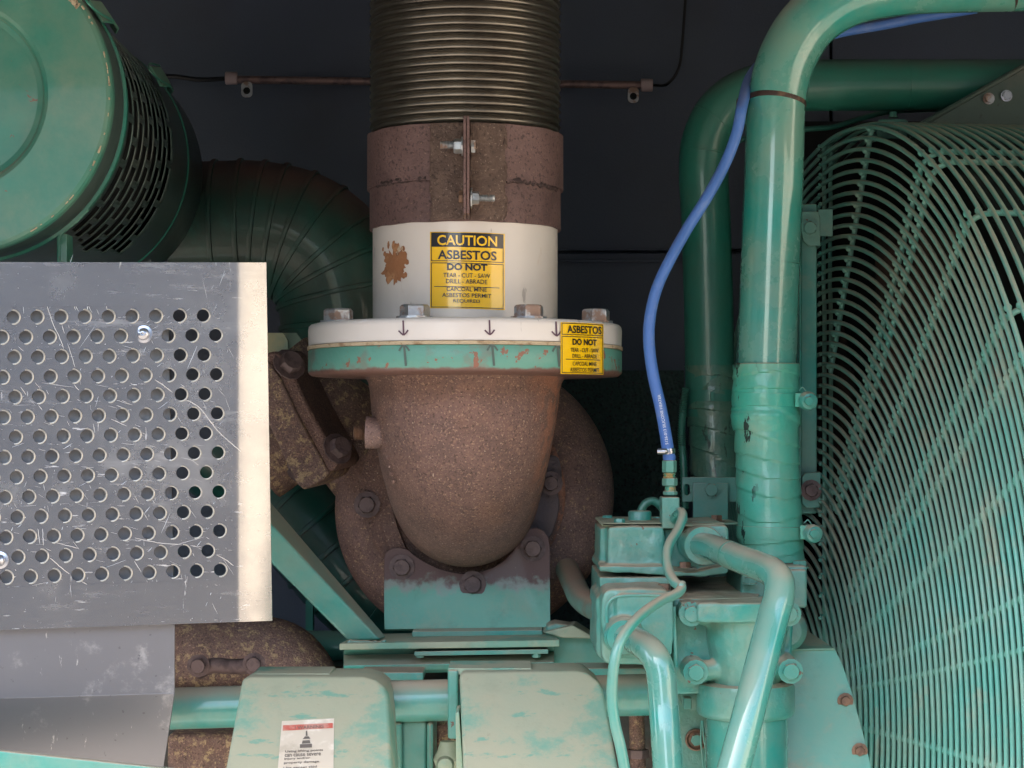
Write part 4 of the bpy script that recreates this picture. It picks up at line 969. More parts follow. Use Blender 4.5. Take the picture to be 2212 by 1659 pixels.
# ================================================================ right: pipes
def pipe_thing(name, label, loc): return thing(name, label, 'pipe', loc)
YP = .18
CP = pipe_thing('coolant_pipe', 'large glossy turquoise coolant pipe rising and bending right in front', P(1660, 790, YP))
cpth = catmull([P(x, y, YP) for x, y in ((1657, 1000), (1657, 900), (1657, 790), (1662, 640), (1667, 500), (1672, 380), (1675, 260), (1682, 190), (1705, 115), (1752, 45), (1830, -5), (1930, -28), (2060, -36), (2400, -42))], 12)
obj('pipe', tube(cpth, [65*S(YP), 64*S(YP), 63*S(YP), 63*S(YP)], 56), m_gloss, CP)
def ring_at(c, r, h, t, n=48): return lathe([(r - .002, -h/2), (r, -h/2 + .0004), (r + .0003, 0), (r, h/2 - .0004), (r - .002, h/2)], c, t, n, caps=False)
obj('paint_seam', ring_at(P(1668, 570, YP), 63.6*S(YP), .0008, P(1669, 500, YP) - P(1665, 640, YP)), m_mgreen, CP)
obj('paint_run', tube(catmull([P(1662, 292, YP - .031), P(1670, 312, YP - .0315), P(1675, 340, YP - .0315), P(1681, 362, YP - .0312), P(1681, 378, YP - .0312)], 6), [.0004, .0009, .0006, .0008, .0014], 8), m_gloss, CP)
m_tie = M('grimy black strap', '3a2b26', .5, 0, [dict(col='8a7058', sc=90, lo=.5, hi=.7, amt=.5)])
TI = thing('cable_tie', 'dark grimy cable tie binding the blue hose to the coolant pipe', 'cable tie', P(1675, 225, YP), 'cable ties on the coolant pipe')
obj('tie_band', ring_at(P(1676, 222, YP), 65*S(YP), 12*S(YP), (P(1679, 190, YP) - P(1673, 260, YP)) + Vector((.002, .006, 0))), m_tie, TI)
obj('tie_head', pbox(1594, 1610, 210, 229, YP - .02, YP + .0), m_tie, TI, bevel=.001)
TI = thing('cable_tie', 'dark cable tie on the level run of the coolant pipe at the top right corner', 'cable tie', P(2170, 0, YP), 'cable ties on the coolant pipe')
obj('tie_band', ring_at(P(2172, -38, YP), 64.5*S(YP), 11*S(YP), (1, 0, .35)), m_tie, TI)

SL = thing('hose_sleeve', 'tape wrapped turquoise hose sleeve clamped around the front coolant pipe', 'hose sleeve', P(1660, 1200, YP))
m_dark_gap = M('tape seam', '0f2a25', .7)
def sleeve(pts, Y, wob, n=56, seed=0):     # pts: (y, x0, x1)
    V = []; Fa = []; rows = []
    m_ = 150; y0, y1 = pts[0][0], pts[-1][0]
    for i in range(m_ + 1):
        y = y0 + (y1 - y0) * i / m_
        for a, b_ in zip(pts, pts[1:]):
            if a[0] <= y <= b_[0] + 1e-6:
                t = (y - a[0]) / (b_[0] - a[0]); t = t * t * (3 - 2 * t); x0 = a[1] + (b_[1] - a[1]) * t; x1 = a[2] + (b_[2] - a[2]) * t; break
        rows.append((y, (x0 + x1) / 2, (x1 - x0) / 2))
    for y, cx, r in rows:
        c = P(cx, y, Y)
        for k in range(n):
            a = 2 * math.pi * k / n
            # spiral tape steps
            ph = ((y + 9 * math.sin(y * .031 + seed) + 17 * math.sin(a + .4 + y * .011) + 5 * mnoise.noise(Vector((math.cos(a) * 2, y * .02, seed)))) / 41.0) % 1.0
            st = wob * (.8 * ph - .4) + wob * .5 * mnoise.noise(Vector((math.cos(a) * 1.5, math.sin(a) * 1.5, y * .02 + seed)))
            rr = (r + st) * S(Y); V.append(c + Vector((rr * math.cos(a), rr * math.sin(a), 0)))
    for i in range(m_):
        for k in range(n): Fa.append((i*n+k, i*n+(k+1) % n, (i+1)*n+(k+1) % n, (i+1)*n+k))
    return V, Fa
obj('wrap', sleeve([(788, 1584, 1727), (850, 1582, 1727), (872, 1583, 1725), (884, 1581, 1727), (897, 1577, 1729), (912, 1580, 1728), (935, 1586, 1726), (1000, 1589, 1727), (1080, 1590, 1730), (1150, 1593, 1735), (1212, 1597, 1736)], YP, 4.0), m_wrap, SL, ang=40)
obj('sleeve_lip', lathe([(63*S(YP), .0006), (70*S(YP), .0012), (72.5*S(YP), 0), (72.5*S(YP), -.006), (66*S(YP), -.006)], P(1655.5, 788, YP), UP, 56, caps=False), m_wrap, SL)
for (x, y, rr_) in ((1654, 864, 72.3), (1664.5, 1150, 72.6)):
    cb = obj('hose_clamp', ring_at(P(x, y, YP), (rr_ + 1.2)*S(YP), 28*S(YP), (.02, 0, 1)), m_wrap, SL)
    kx = x + rr_ + 14
    obj('clamp_knob', lathe([(14*S(YP), 0), (19*S(YP), .002), (20*S(YP), .004), (20*S(YP), .010), (17*S(YP), .013), (11*S(YP), .014), (11*S(YP), .0155)], P(kx, y + 1, YP - .03), (.25, -1, -.1), 28), m_cast, cb, ang=40)
    obj('bolt', hexhead(P(kx + 5, y + 2, YP - .045), (.25, -1, -.1), 10*S(YP), 8*S(YP), .3, 0), m_bolt, cb, ang=28)
    obj('clamp_tail', pbox(kx - 22, kx - 5, y - 15, y + 15, YP - .035, YP - .03), m_wrap, cb, bevel=.0008)
    obj('clamp_spring', tube(catmull([P(kx - 14, y - 20, YP - .03), P(kx - 6, y - 27, YP - .03), P(kx + 2, y - 17, YP - .03)], 5), .0008, 6), m_cast, cb)
obj('pipe_stub', lathe([(60*S(YP), 0), (60*S(YP), .05)], P(1660, 1290, YP), UP, 40, caps=False), m_cast, SL)

YR = .5
RP = pipe_thing('rear_coolant_pipe', 'darker green coolant pipe bending right behind the front pipe', P(1530, 800, YR))
rp = catmull([P(x, y, YR) for x, y in ((1534, 900), (1533, 790), (1530, 640), (1525, 480), (1520, 370), (1528, 300), (1562, 238), (1620, 200), (1700, 187), (1800, 184), (2000, 184), (2400, 184))], 12)
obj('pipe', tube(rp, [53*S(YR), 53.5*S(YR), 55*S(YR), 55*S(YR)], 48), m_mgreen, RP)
for c_, t_ in ((P(1524, 330, YR), (.12, 0, 1)), (P(1545, 262, YR), (.75, 0, 1)), (P(1960, 184, YR), (1, 0, 0))):
    obj('joint_seam', ring_at(c_, 55.5*S(YR), .003, t_), m_mgreen, RP)
RS = thing('rear_hose_sleeve', 'dark crazed hose sleeve around the rear coolant pipe', 'hose sleeve', P(1535, 1040, YR))
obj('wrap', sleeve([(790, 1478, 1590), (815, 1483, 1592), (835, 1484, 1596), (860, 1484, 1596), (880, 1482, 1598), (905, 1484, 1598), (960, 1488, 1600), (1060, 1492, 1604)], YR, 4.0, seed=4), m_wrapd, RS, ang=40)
obj('hose_clamp', ring_at(P(1539, 855, YR), 58*S(YR), 26*S(YR), UP), m_mgreen, RS)
obj('clamp_lug', pbox(1535, 1545, 846, 866, YR - .078, YR - .072), m_mgreen, RS, bevel=.0008)
T = thing('wiring_conduit', 'thin ribbed green conduit running down beside the rear sleeve', 'conduit', P(1478, 1030, .45))
cpts = catmull([P(1482, 838, .47), P(1476, 880, .47), P(1472, 940, .46), P(1476, 1000, .45), P(1480, 1100, .45)], 24)
rr_ = [(8 + (1.2 if i % 2 else -1)) * S(.46) for i in range(len(cpts))]
V, Fa = tube(cpts, 1.0, 10); V = [cpts[i // 10] + (v - cpts[i // 10]) * rr_[i // 10] for i, v in enumerate(V)]
obj('conduit', (V, Fa), m_mgreen, T, ang=80)

# blue hose
BH = thing('blue_hose', 'blue rubber heater hose hanging from the pipe bend down to a fitting', 'hose', P(1445, 985, .14))
bp = catmull([P(x, y, Y) for x, y, Y in ((2110, 18, .30), (1990, 38, .32), (1900, 55, .33), (1815, 70, .34), (1740, 92, .33), (1665, 120, .30), (1622, 165, .22), (1604, 225, .15), (1592, 285, .14), (1568, 350, .14), (1528, 425, .13), (1487, 490, .13), (1448, 560, .12), (1420, 620, .12), (1405, 680, .12), (1402, 740, .12), (1411, 810, .12), (1427, 880, .12), (1438, 940, .12), (1446, 992, .12))], 8)
obj('hose', tube(bp, [11*S(.3), 12.3*S(.12), 12.3*S(.12), 13.2*S(.12)], 24), m_blue, BH)
def along_text(s, path_px, hpx, rpx, Y, mat, par):
    V, Fa = text(s, 10, .05); x0 = min(v.x for v in V); x1 = max(v.x for v in V); out = []
    pp = catmull([Vector((a, b_, 0)) for a, b_ in path_px], 20); L = [0]
    for a, b_ in zip(pp, pp[1:]): L.append(L[-1] + (b_ - a).length)
    for v in V:
        d = (v.x - x0) / (x1 - x0) * L[-1]; k = 0
        while k < len(L) - 2 and L[k+1] < d: k += 1
        t = (d - L[k]) / (L[k+1] - L[k]); p = pp[k].lerp(pp[k+1], t); q = (pp[k+1] - pp[k]).normalized(); nn = Vector((-q.y, q.x, 0))
        o = nn * (-v.y / 7.0 * hpx); e = min(.95, abs(v.y / 7 * hpx - 5) / rpx) ; px = p + o
        out.append(P(px.x, px.y, Y - rpx * S(Y) * 1.03) + Vector((0, -.0003 if v.z > 0 else 0, 0)))
    return obj('lettering', (out, Fa), mat, par, smooth=False)
m_wink = M('white hose print', 'd8dce4', .5)
along_text('SAE J20R3  5126-013 SILICONE HEATER'[10:], [(1441, 960), (1436, 925), (1428, 880), (1424, 852)], 6, 13.5, .118, m_wink, BH)
hc = obj('hose_clamp', ring_at(P(1444, 975, .12), 15*S(.12), 13*S(.12), (.12, 0, -1), 24), m_chrome, BH)
obj('clamp_screw', lathe([(4*S(.1), -.006), (7*S(.1), -.005), (7*S(.1), .004), (4*S(.1), .006)], P(1431, 975, .10), (1, -.3, 0), 14), m_chrome, hc)
FT = thing('hose_fitting', 'painted brass fitting stack joining the blue hose to the housing', 'pipe fitting', P(1448, 1120, .12))
def hexcol(cx, y0, y1, r, Y, mat, name='hex_nut', rot=.3):
    a = P(cx, y1, Y); h = (y1 - y0) * S(Y)
    return obj(name, lathe([(r*.86*S(Y), 0), (r*S(Y), .001), (r*S(Y), h - .001), (r*.86*S(Y), h)], a, UP, 6), mat, FT, smooth=False, bevel=.0006)
obj('collar', lathe([(13*S(.12), 0), (14*S(.12), .003), (13*S(.12), .006)], P(1446, 994, .12), UP, 20), m_blue, FT)
hexcol(1446, 994, 1021, 16, .12, m_paint)
obj('thread', stud(0, 1, 0, .12, 10) if 0 else lathe([(12*S(.12), 0), (13.5*S(.12), .0015), (12*S(.12), .003), (13.5*S(.12), .0045), (12*S(.12), .006)], P(1446, 1033, .12), UP, 20), m_brass, FT)
hexcol(1447, 1032, 1050, 17, .12, m_paint, rot=.1)
obj('thread', lathe([(12*S(.12), 0), (12*S(.12), .0035), (11*S(.12), .006)], P(1448, 1062, .12), UP, 20), m_brass, FT)
hexcol(1448, 1060, 1070, 16, .12, m_paint)
obj('block', join(pbox(1430, 1468, 1074, 1142, .10, .14)), m_cast, FT, bevel=.0015)
obj('side_port', lathe([(12*S(.1), 0), (13*S(.1), .004), (11*S(.1), .012), (10*S(.1), .02)], P(1457, 1120, .10), (.5, -1, 0), 20), m_paint, FT)

# vertical channel and tabs
YCn = .40
CH = thing('upright_channel', 'turquoise upright channel with bolted tabs between pipe and fan guard', 'bracket', P(1748, 1100, YCn))
obj('channel_web', pbox(1730, 1765, 440, 1110, YCn, YCn + .03), m_mgreen if 0 else m_paint, CH, bevel=.002)
obj('channel_edge', pbox(1727, 1730.5, 440, 1110, YCn - .012, YCn + .03), m_paint, CH, bevel=.0005)
obj('tab', curve_plate([[(1732, 457), (1768, 457), (1772, 470), (1772, 531), (1748, 531), (1736, 520), (1732, 505)]], lambda x, y: YCn - .012, .005, .0008), m_paint, CH)
obj('tab', curve_plate([[(1733, 1030), (1740, 1022), (1772, 1020), (1773, 1097), (1742, 1097), (1733, 1088)]], lambda x, y: YCn - .014, .005, .0008), m_paint, CH)
bolt(CH, 1749, 493, YCn - .014, 15, m_bolt, hpx=10, washer=1.1)
bolt(CH, 1752, 1059, YCn - .016, 15, m_boltr, hpx=12, washer=1.2, label='dark rusty bolt on the lower tab')
BK = thing('angle_bracket', 'turquoise angle bracket with slotted tab bolted on the housing', 'bracket', P(1535, 1135, .33))
obj('rear_plate', curve_plate([[(1474, 1031), (1605, 1031), (1605, 1084), (1474, 1084)], [(1484 + 7*math.cos(R(a)), 1058 + (-5 if a > 180 else 5) + 7*math.sin(R(a))) for a in range(0, 360, 30)]], lambda x, y: .36, .005, .0008), m_paint, BK)
obj('front_plate', curve_plate([[(1498, 1043), (1573, 1044), (1573, 1126), (1497, 1126)]], lambda x, y: .345, .005, .0008), m_paint, BK)
obj('foot', hull8([P(1497, 1122, .345), P(1574, 1122, .345), P(1574, 1127, .345), P(1497, 1127, .345)], [P(1512, 1129, .24), P(1600, 1129, .24), P(1600, 1134, .24), P(1512, 1134, .24)]), m_lid, BK, bevel=.0008)
bolt(BK, 1536, 1058, .343, 15, m_bolt, hpx=9)
bolt(BK, 1548, 1127, .28, 13, m_boltb, axis=UP, hpx=14, washer=1.15)

# ================================================================ thermostat housing
def cylY(x, y, r, Ya, Yb_, n=28, r2=None): return lathe([(r*S(Ya), 0), ((r2 or r)*S(Ya), Yb_ - Ya)], P(x, y, Ya), (0, 1, 0), n)
TH = thing('thermostat_housing', 'lumpy turquoise cast thermostat housing with bolted lid right of the turbine', 'engine casting', P(1500, 1300, .15))
VX = .0018
obj('upper_housing', join(prism(rrect(1312, 1434, 1136, 1232, 9), .10, .30), prism([(1296, 1142), (1320, 1134), (1322, 1232), (1296, 1232)], .14, .30), prism(rrect(1430, 1500, 1142, 1230, 8), .13, .30),
    prism(rrect(1490, 1572, 1134, 1225, 12), .10, .30), cylY(1516, 1180, 40, .055, .2), prism([(1294, 1222), (1430, 1222), (1440, 1232), (1500, 1235), (1560, 1222), (1576, 1222), (1576, 1240), (1520, 1245), (1460, 1246), (1440, 1243), (1294, 1236)], .085, .30)), m_cast, TH, remesh=VX, sm=10)
obj('lid_plate', prism([(1300, 1130), (1437, 1130), (1500, 1134), (1566, 1130), (1566, 1137), (1300, 1137)], .11, .30), m_lid, TH, bevel=.002)
c_ = obj('filler_boss', lathe([(25*S(.2), -.004), (25*S(.2), .009), (23*S(.2), .011), (12*S(.2), .012)], P(1382, 1124, .2), UP, 32), m_paint, TH, ang=40)
obj('plug', hexhead(P(1382, 1115, .2) + Vector((0, 0, .002)), UP, 15*S(.2), 9*S(.2), .2, 0), m_zinc, c_, ang=28)
for x, y, Yb, s_, mt in ((1338, 1132, .13, 12, m_bolt), (1312, 1125, .26, 12, m_bolt), (1420, 1128, .26, 12, m_bolt)): bolt(TH, x, y, Yb, s_, mt, axis=UP, hpx=12)
bolt(TH, 1480, 1226, .075, 13, m_boltb, axis=UP, hpx=12)
obj('port_ring', lathe([(30*S(.05), -.002), (41*S(.05), -.002), (43*S(.05), .001), (43*S(.05), .006)], P(1520, 1179, .053), (0, 1, 0), 40), m_cast, TH, ang=40)
obj('middle_body', join(pbox(1294, 1450, 1246, 1330, .09, .32), prism([(1455, 1292), (1640, 1292), (1650, 1310), (1650, 1500), (1455, 1500)], .02, .36), hull8([P(1450, 1296, .03), P(1640, 1296, .03), P(1640, 1330, .03), P(1450, 1330, .03)], [P(1400, 1246, .32), P(1640, 1246, .32), P(1640, 1300, .32), P(1400, 1300, .32)])), m_cast, TH, remesh=VX, sm=10)
for x, y, Yb, s_, mt in ((1400, 1258, .12, 14, m_paint), (1434, 1275, .06, 14, m_boltb), (1617, 1256, .22, 13, m_paint)): bolt(TH, x, y, Yb, s_, mt, axis=UP, hpx=14)
obj('left_cover', join(prism(rrect(1300, 1451, 1272, 1436, 22), -.01, .2), prism(rrect(1288, 1330, 1285, 1425, 18), .02, .2), prism(rrect(1330, 1455, 1285, 1420, 12), -.016, .1), cylY(1348, 1375, 42, -.035, .1)), m_cast, TH, remesh=VX, sm=10)
obj('cover_ridge', tube(catmull([P(x, y, -.016) for x, y in ((1312, 1345), (1310, 1320), (1316, 1300), (1334, 1289), (1370, 1286), (1410, 1286), (1440, 1288))], 5), 3.5*S(0), 8), m_paint, TH)
obj('port_ring', lathe([(24*S(0), -.003), (36*S(0), -.003), (39*S(0), 0), (39*S(0), .006)], P(1348, 1376, -.037), (0, 1, 0), 36), m_paint, TH, ang=40)
obj('front_body', join(prism(rrect(1462, 1712, 1300, 1475, 14), .032, .12),
    lathe([(96*S(0), 0), (92*S(0), .02), (84*S(0), .045), (77*S(0), .07), (73*S(0), .09), (86*S(0), .1)], P(1612, 1300, .022), (0, 0, -1), 40),
    prism(rrect(1505, 1700, 1302, 1345, 10), -.035, .05),
    *[cylY(x, y, 27, -.024, .1) for x, y in ((1494, 1326), (1503, 1452), (1708, 1450), (1702, 1326))], *[tube([P(*a, .006), P(*b_, .012)], r_ * S(0), 12) for a, b_, r_ in (((1494, 1326), (1560, 1345), 20), ((1503, 1452), (1600, 1440), 24), ((1708, 1450), (1630, 1440), 24), ((1702, 1326), (1655, 1345), 20))], pbox(1470, 1700, 1300, 1322, -.012, .05)), m_cast, TH, remesh=VX, sm=10)
obj('collar', lathe([(80*S(0), -.003), (104*S(0), 0), (107*S(0), .004), (107*S(0), .030), (103*S(0), .034), (90*S(0), .037)], P(1611, 1476, .03), (0, 0, -1), 64), m_cast, TH, ang=40)
obj('outlet_pipe', lathe([(90*S(0), .0), (91*S(0), .08), (92*S(0), .14)], P(1613, 1540, .03), (0, 0, -1), 56), m_gloss, TH)
for x, y in ((1494, 1326), (1503, 1452), (1708, 1450), (1704, 1326)): bolt(TH, x, y, -.024, 19, m_bolt, hpx=14, rot=random.uniform(0, .5), washer=1.12)
obj('seam_strip', tube(catmull([P(1456, 1310, -.012), P(1458, 1380, -.012), P(1461, 1440, -.012)], 4), 4*S(0), 8), m_paint, TH)
EF = thing('pipe_flange', 'rust stained turquoise flange under the end of the hose sleeve', 'flange', P(1722, 1317, .15))
obj('flange_block', join(pbox(1600, 1744, 1230, 1314, .10, .26), pbox(1690, 1744, 1222, 1240, .11, .2)), m_cast, EF, bevel=.004, seg=3)
bolt(EF, 1727, 1227, .14, 16, m_bolt, axis=UP, hpx=16)
bolt(EF, 1620, 1262, .09, 13, m_bolt, axis=UP, hpx=14)
obj('round_cap', lathe([(1e-4, -.014), (30*S(.1), -.012), (44*S(.1), -.004), (48*S(.1), .01), (48*S(.1), .05)], P(1698, 1362, .09), (0, 1, 0), 36), m_cast, EF)

# tubes in front
T1 = thing('bypass_tube', 'glossy turquoise tube with sharp bend slanting down in front of the housing', 'tube', P(1600, 1659, -.15))
obj('tube', tube(catmull([P(x, y, Y) for x, y, Y in ((1512, 1177, .06), (1540, 1184, .03), (1590, 1204, -.02), (1640, 1223, -.06), (1668, 1236, -.085), (1683, 1258, -.10), (1681, 1295, -.11), (1667, 1345, -.12), (1645, 1430, -.14), (1616, 1545, -.165), (1575, 1700, -.19))], 10), [29*S(0), 30*S(0), 33*S(-.1), 34*S(-.1), 35*S(-.15), 36*S(-.19)], 44), m_gloss, T1)
obj('tube_seam', ring_at(P(1577, 1199, -.01), 30*S(0), .001, P(1600, 1208, -.03) - P(1560, 1192, .01), 40), m_mgreen, T1)
T2 = thing('drain_tube', 'dusty turquoise tube curving down from the round port of the left cover', 'tube', P(1440, 1659, -.1))
obj('tube', tube(catmull([P(x, y, Y) for x, y, Y in ((1345, 1374, -.02), (1368, 1382, -.06), (1398, 1400, -.095), (1418, 1425, -.11), (1428, 1460, -.115), (1433, 1520, -.12), (1439, 1600, -.13), (1447, 1720, -.14))], 10), [28*S(0), 31*S(-.1), 32*S(-.1), 33*S(-.1)], 44), m_gloss, T2)
T3 = thing('thin_hose', 'thin turquoise hose looping from the brass fitting down past both tubes', 'hose', P(1350, 1659, -.15))
hp = catmull([P(x, y, Y) for x, y, Y in ((1458, 1118, .085), (1470, 1106, .06), (1474, 1118, .045), (1464, 1145, .03), (1446, 1175, .01), (1440, 1205, -.005), (1445, 1235, -.02), (1458, 1258, -.04), (1472, 1268, -.05), (1462, 1282, -.06), (1430, 1297, -.08), (1395, 1320, -.11), (1362, 1352, -.14), (1338, 1390, -.155), (1326, 1440, -.16), (1322, 1500, -.16), (1328, 1560, -.16), (1342, 1620, -.16), (1356, 1700, -.16))], 10)
obj('hose', tube(hp, [11*S(.05), 10.5*S(0), 11*S(-.05), 12*S(-.15), 12*S(-.15)], 20), m_tubedust, T3)
obj('hose_clip', ring_at(P(1471, 1267, -.05), 13.5*S(-.05), .005, (.8, -.2, -.45), 24), m_gloss, T3)
T = thing('heater_tube', 'dusty bent tube entering behind the left cover beside the turbine', 'tube', P(1270, 1290, .2))
obj('tube', tube(catmull([P(x, y, Y) for x, y, Y in ((1225, 1230, .40), (1240, 1262, .34), (1254, 1290, .27), (1280, 1310, .2), (1320, 1325, .1))], 8), 27*S(.25), 28), paint('dusty brown tube', base='5a8474', blotch=.7, up=.95, dustc='9a7e68'), T)
T = thing('loop_hose', 'dark looped hose arching behind the brass fitting block', 'hose', P(1410, 1100, .22))
obj('hose', tube(catmull([P(x, y, .2) for x, y in ((1382, 1110), (1392, 1090), (1408, 1082), (1422, 1088), (1434, 1104), (1436, 1118))], 6), 9*S(.2), 16), m_mgreen, T)
# engine front plate with plug
EP = thing('engine_front_plate', 'turquoise engine plate with rust ringed plug between the two tubes', 'engine plate', P(1500, 1659, .12))
obj('plate', pbox(1455, 1545, 1440, 1760, .12, .2), m_cast, EP, bevel=.004)
obj('plug', lathe([(17*S(.1), .001), (21*S(.1), -.003), (24*S(.1), -.002), (24*S(.1), .004)], P(1504, 1598, .115), (0, 1, 0), 32), m_boltb, EP)
obj('plug_head', hexhead(P(1504, 1598, .114), FR, 13*S(.1), 9*S(.1), .2, 0), m_bolt, EP, ang=28)
obj('cord', tube(catmull([P(1516, 1556, .07), P(1514, 1600, .07), P(1518, 1640, .07), P(1524, 1700, .07)], 5), .0012, 6), m_paint, EP)
obj('cord', tube(catmull([P(1518, 1556, .07), P(1521, 1600, .07), P(1530, 1640, .07), P(1540, 1700, .07)], 5), .0012, 6), m_paint, EP)
obj('port_ring', lathe([(20*S(.1), -.008), (30*S(.1), -.006), (32*S(.1), .004)], P(1500, 1503, .115), (0, 1, 0), 32), m_cast, EP)
obj('lug', pbox(1478, 1494, 1508, 1532, .08, .1), m_paint, EP, bevel=.001)
T = thing('lower_line', 'dim brown pipe joint hidden between thin hose and drain tube', 'pipe', P(1380, 1659, .2))
obj('pipe', tube([P(1375, 1540, .2), P(1380, 1720, .2)], 17*S(.2), 20), m_rust2, T)
obj('joint_nut', hexhead(P(1378, 1615, .2), (0, 0, -1), 24*S(.2), 22*S(.2), .2, 0), m_boltr, T)

# shroud plate lower right
SP = thing('shroud_plate', 'dusty turquoise triangular shroud plate with brown bolts below the fan guard', 'plate', P(1780, 1659, .1))
ysp = lambda x, y: .12 - .05 * (y - 1400) / 250
m_shp = paint('dusty shroud paint', base='55ab98', blotch=.5, up=.7, rough=.5, coat=.1)
obj('face_plate', curve_plate([[(1560, 1402), (1803, 1400), (1822, 1440), (1842, 1501), (1864, 1580), (1892, 1700), (1560, 1700)]], ysp, .006, .0008), m_shp, SP)
obj('top_fold', hull8([P(1690, 1402, .117), P(1803, 1400, .117), P(1803, 1405, .117), P(1690, 1407, .117)], [P(1690, 1350, .30), P(1735, 1356, .30), P(1735, 1361, .30), P(1690, 1355, .30)]), m_lid, SP, bevel=.0008)
for x, y in ((1826, 1514), (1857, 1622)): bolt(SP, x, y, ysp(x, y) - .001, 11, m_boltb, hpx=8, washer=1.25)

# top right gusset and small guard clip
GP = thing('gusset_panel', 'dark green sloping gusset panel with bright screws in the top right corner', 'panel', P(2150, 270, .44))
m_gus = M('dim green gusset', '3f544c', .5, 0, [dict(col='6a5f52', sc=9, lo=.45, hi=.7, amt=.6), dict(col='222a28', sc=60, lo=.62, hi=.68, amt=.5)], ((150, .0005),))
obj('panel', prism([(1985, 275), (2225, 136), (2600, 40), (2600, 330), (1985, 330)], .44, .446), m_gus, GP, bevel=.001)
obj('edge_fold', tube([P(1985, 272, .438), P(2240, 127, .438)], 6*S(.44), 8), m_gus, GP)
for x, y in ((2174, 207), (2136, 213)):
    bolt(GP, x, y, .438, 10, m_chrome if x > 2150 else m_zinc, hpx=7)
T = thing('slim_line', 'slim grey line curving from the front pipe to the fan guard clip', 'pipe', P(1850, 260, .6))
obj('line', tube(catmull([P(1560, 318, .62), P(1640, 290, .62), P(1740, 279, .62), P(1800, 274, .62), P(1860, 256, .62), P(1930, 240, .62), P(2040, 236, .62)], 6), 6*S(.62), 10), m_mgreen, T)
T = thing('guard_clip', 'rounded green mounting tab standing on top of the fan guard', 'bracket', P(1930, 275, .5))
obj('tab', curve_plate([rrect(1893, 1964, 257, 300, 13)], lambda x, y: .47, .006, .001), m_mgreen, T)
bolt(T, 1929, 254, .48, 8, m_mgreen, axis=UP, hpx=12)

# ================================================================ fan guard
GX, GY, GZ, PH, K1, K2 = .331, .45, -.348, .148, .207, -.098
nrm = Vector((math.cos(PH), math.sin(PH), 0)); tdir = Vector((math.sin(PH), -math.cos(PH), 0)); gc = Vector((GX, GY, GZ))
def gp_(r, th, ax=0.0): return gc + tdir * (r * math.sin(th)) + Vector((0, 0, r * math.cos(th))) + nrm * (K1 * r + K2 * r * r + ax)
def px_of(p): d = D0 + p.y; return 1106 + p.x / d * F, 940 - p.z / d * F
WR = .0029; RO = .742; SPC = .01372; NR = 49
radii = [RO - SPC * i for i in range(NR)]
FG = thing('fan_guard', 'large turquoise fan guard of curved welded wires filling the right side', 'fan guard', P(2000, 1500, .1))
CUT = 1777
def start_theta(r, ax=0):
    t = 1.2
    while t > -1.3 and px_of(gp_(r, t, ax))[0] > CUT: t -= .01
    return t
for i, r in enumerate(radii):
    t0 = start_theta(r); t1 = 2.75 if r > .2 else 3.0
    n = 56; pts = [gp_(r, t0 + (t1 - t0) * (k / n)) for k in range(n + 1)]
    e = pts[0] + (pts[0] - pts[1]).normalized() * .004
    obj('guard_wire', tube(pts, WR, 7), m_wire, FG, ang=80)
rlast = RO + .004
for i in range(17):        # hoops of the cylindrical side
    ax = .013 + i * .0145
    t0 = start_theta(rlast, ax) if i < 3 else -.35
    pts = [gp_(rlast, t0 + (2.4 - t0) * (k / 60), ax) for k in range(61)]
    obj('guard_wire', tube(pts, WR, 7), m_wire, FG, ang=80)
def rib(r0, r1, th0, th1, cyl_=True):
    rq = r1 - (.022 if cyl_ else 0)
    pts = [gp_(r0 + (rq - r0) * k / 16, th0 + (th1 - th0) * k / 16) + nrm * .0045 for k in range(17)]
    if cyl_:
        for q in (.25, .5, .75, 1.0):
            a = q * math.pi / 2; pts.append(gp_(rq + (rlast - .0045 - rq) * math.sin(a), th1, .0045 + .026 * (1 - math.cos(a))))
        pts += [gp_(rlast - .0045, th1, .10), gp_(rlast - .0045, th1, .26)]
    gs = [tube(pts, .0034, 8)]
    for r in radii:
        if min(r0, r1) <= r <= max(r0, r1) + .001:
            t = (r - r0) / (r1 - r0); c = gp_(r, th0 + (th1 - th0) * t) + nrm * .002
            d = (gp_(r + .01, th0) - gp_(r, th0)).normalized()
            gs.append(sphere(c - d * .002 - nrm * .001, .0046, 5))
    if cyl_:
        for i in range(17): gs.append(sphere(gp_(rlast - .002, th1, .013 + i * .0145), .0046, 5))
    obj('guard_rib', join(*gs), m_wire, FG, ang=80)
for a, b_, r0 in ((.395, .42, .30), (.46, .47, .28), (.649, .649, .30), (.88, .865, .25), (.95, .95, .25), (1.122, 1.10, .2), (1.295, 1.28, .12), (1.374, 1.36, .12), (1.56, 1.56, .12), (1.75, 1.75, .12), (1.95, 1.95, .12), (2.15, 2.15, .12)):
    rib(r0, RO, a, b_)
rib(.43, RO, .07, .15, False)
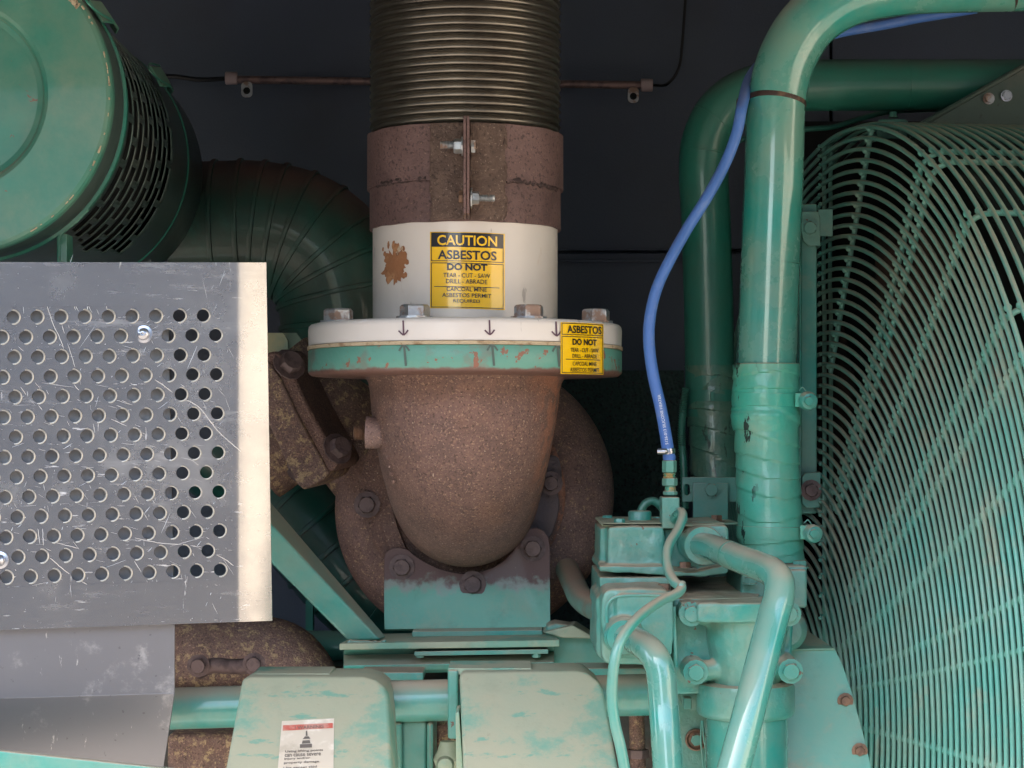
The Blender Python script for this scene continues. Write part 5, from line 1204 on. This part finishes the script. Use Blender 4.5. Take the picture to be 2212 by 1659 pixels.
# edge bars: the split line where the wires end
eb = []
for dx in (-2, 12):
    pts = []
    for i, r in enumerate(radii[::2]):
        t = start_theta(r); p = gp_(r, t) + nrm * (.004 + .0); pts.append(p + Vector((dx * S(.45), 0, 0)))
    pts = [p for p in pts if p.z > zf(1440, .45)]
    obj('edge_bar', tube(pts, .0028, 8), m_wire, FG)
we = []
for r in radii:
    p = gp_(r, start_theta(r)) + Vector((-5 * S(.45), -.002, 0))
    if p.z > zf(1420, .45): we.append(sphere(p, .0027, 5))
obj('wire_ends', join(*we), m_gloss, FG)
obj('edge_plate', pbox(1768, 1799, 452, 510, .46, .463), m_wire, FG, bevel=.0005)
obj('edge_plate', pbox(1768, 1799, 1045, 1108, .46, .463), m_wire, FG, bevel=.0005)
FB = thing('rear_fan_guard', 'shadowed far half of the wire fan guard behind the upright channel', 'fan guard', P(1740, 1300, .7))
for i, r in enumerate(radii):
    t0 = start_theta(r) - .02; pts = [gp_(r, t0 - 1.5 * k / 24) for k in range(25)]
    obj('guard_wire', tube(pts, WR, 5), m_wire, FB, ang=80)
for a in (-.35, -.7, -1.1): obj('guard_rib', tube([gp_(.15 + .59 * k / 10, a) + nrm * .004 for k in range(11)], .003, 6), m_wire, FB)
FS = thing('fan_shade_shroud', 'black fan shroud added to paint the shade behind the wire guard', 'shroud', gp_(.1, 0, .3))
m_gapshade = M('black gap shade', '0b0f0f', .8)  # flat black in place of the shade between the guard wires
obj('shade_ring', lathe([(.001, .25), (.70, .25), (.728, .135), (.729, .45)], gc, nrm, 96, caps=False), m_gapshade, FS)
obj('shade_panel', pbox(1690, 2400, 262, 1760, 1.10, 1.13), m_gapshade, FS)  # added black sheet, blacks out the far interior behind the wires
m_fan = M('dusty fan blade', '2e2420', .7, 0, [dict(col='5a4238', sc=20, lo=.45, hi=.6, amt=.6)])
FA = thing('cooling_fan', 'dim brown dusted cooling fan behind the wire guard', 'fan', gc)
for k in range(8):
    a = 2 * math.pi * k / 8 + .05; V = []
    for r in (.12, .35, .62):
        for s_, ax in ((-.13, .16), (.13, .21)): V.append(gp_(0.0001, 0, ax) + tdir * (r * math.sin(a + s_)) + Vector((0, 0, r * math.cos(a + s_))) + nrm * .0)
    V2 = [v + nrm * .004 for v in V]
    Fa = [(0, 1, 3, 2), (2, 3, 5, 4), (6, 8, 9, 7), (8, 10, 11, 9), (0, 2, 8, 6), (2, 4, 10, 8), (1, 7, 9, 3), (3, 9, 11, 5), (4, 5, 11, 10), (0, 6, 7, 1)]
    obj('blade', (V + V2, Fa), m_fan, FA)
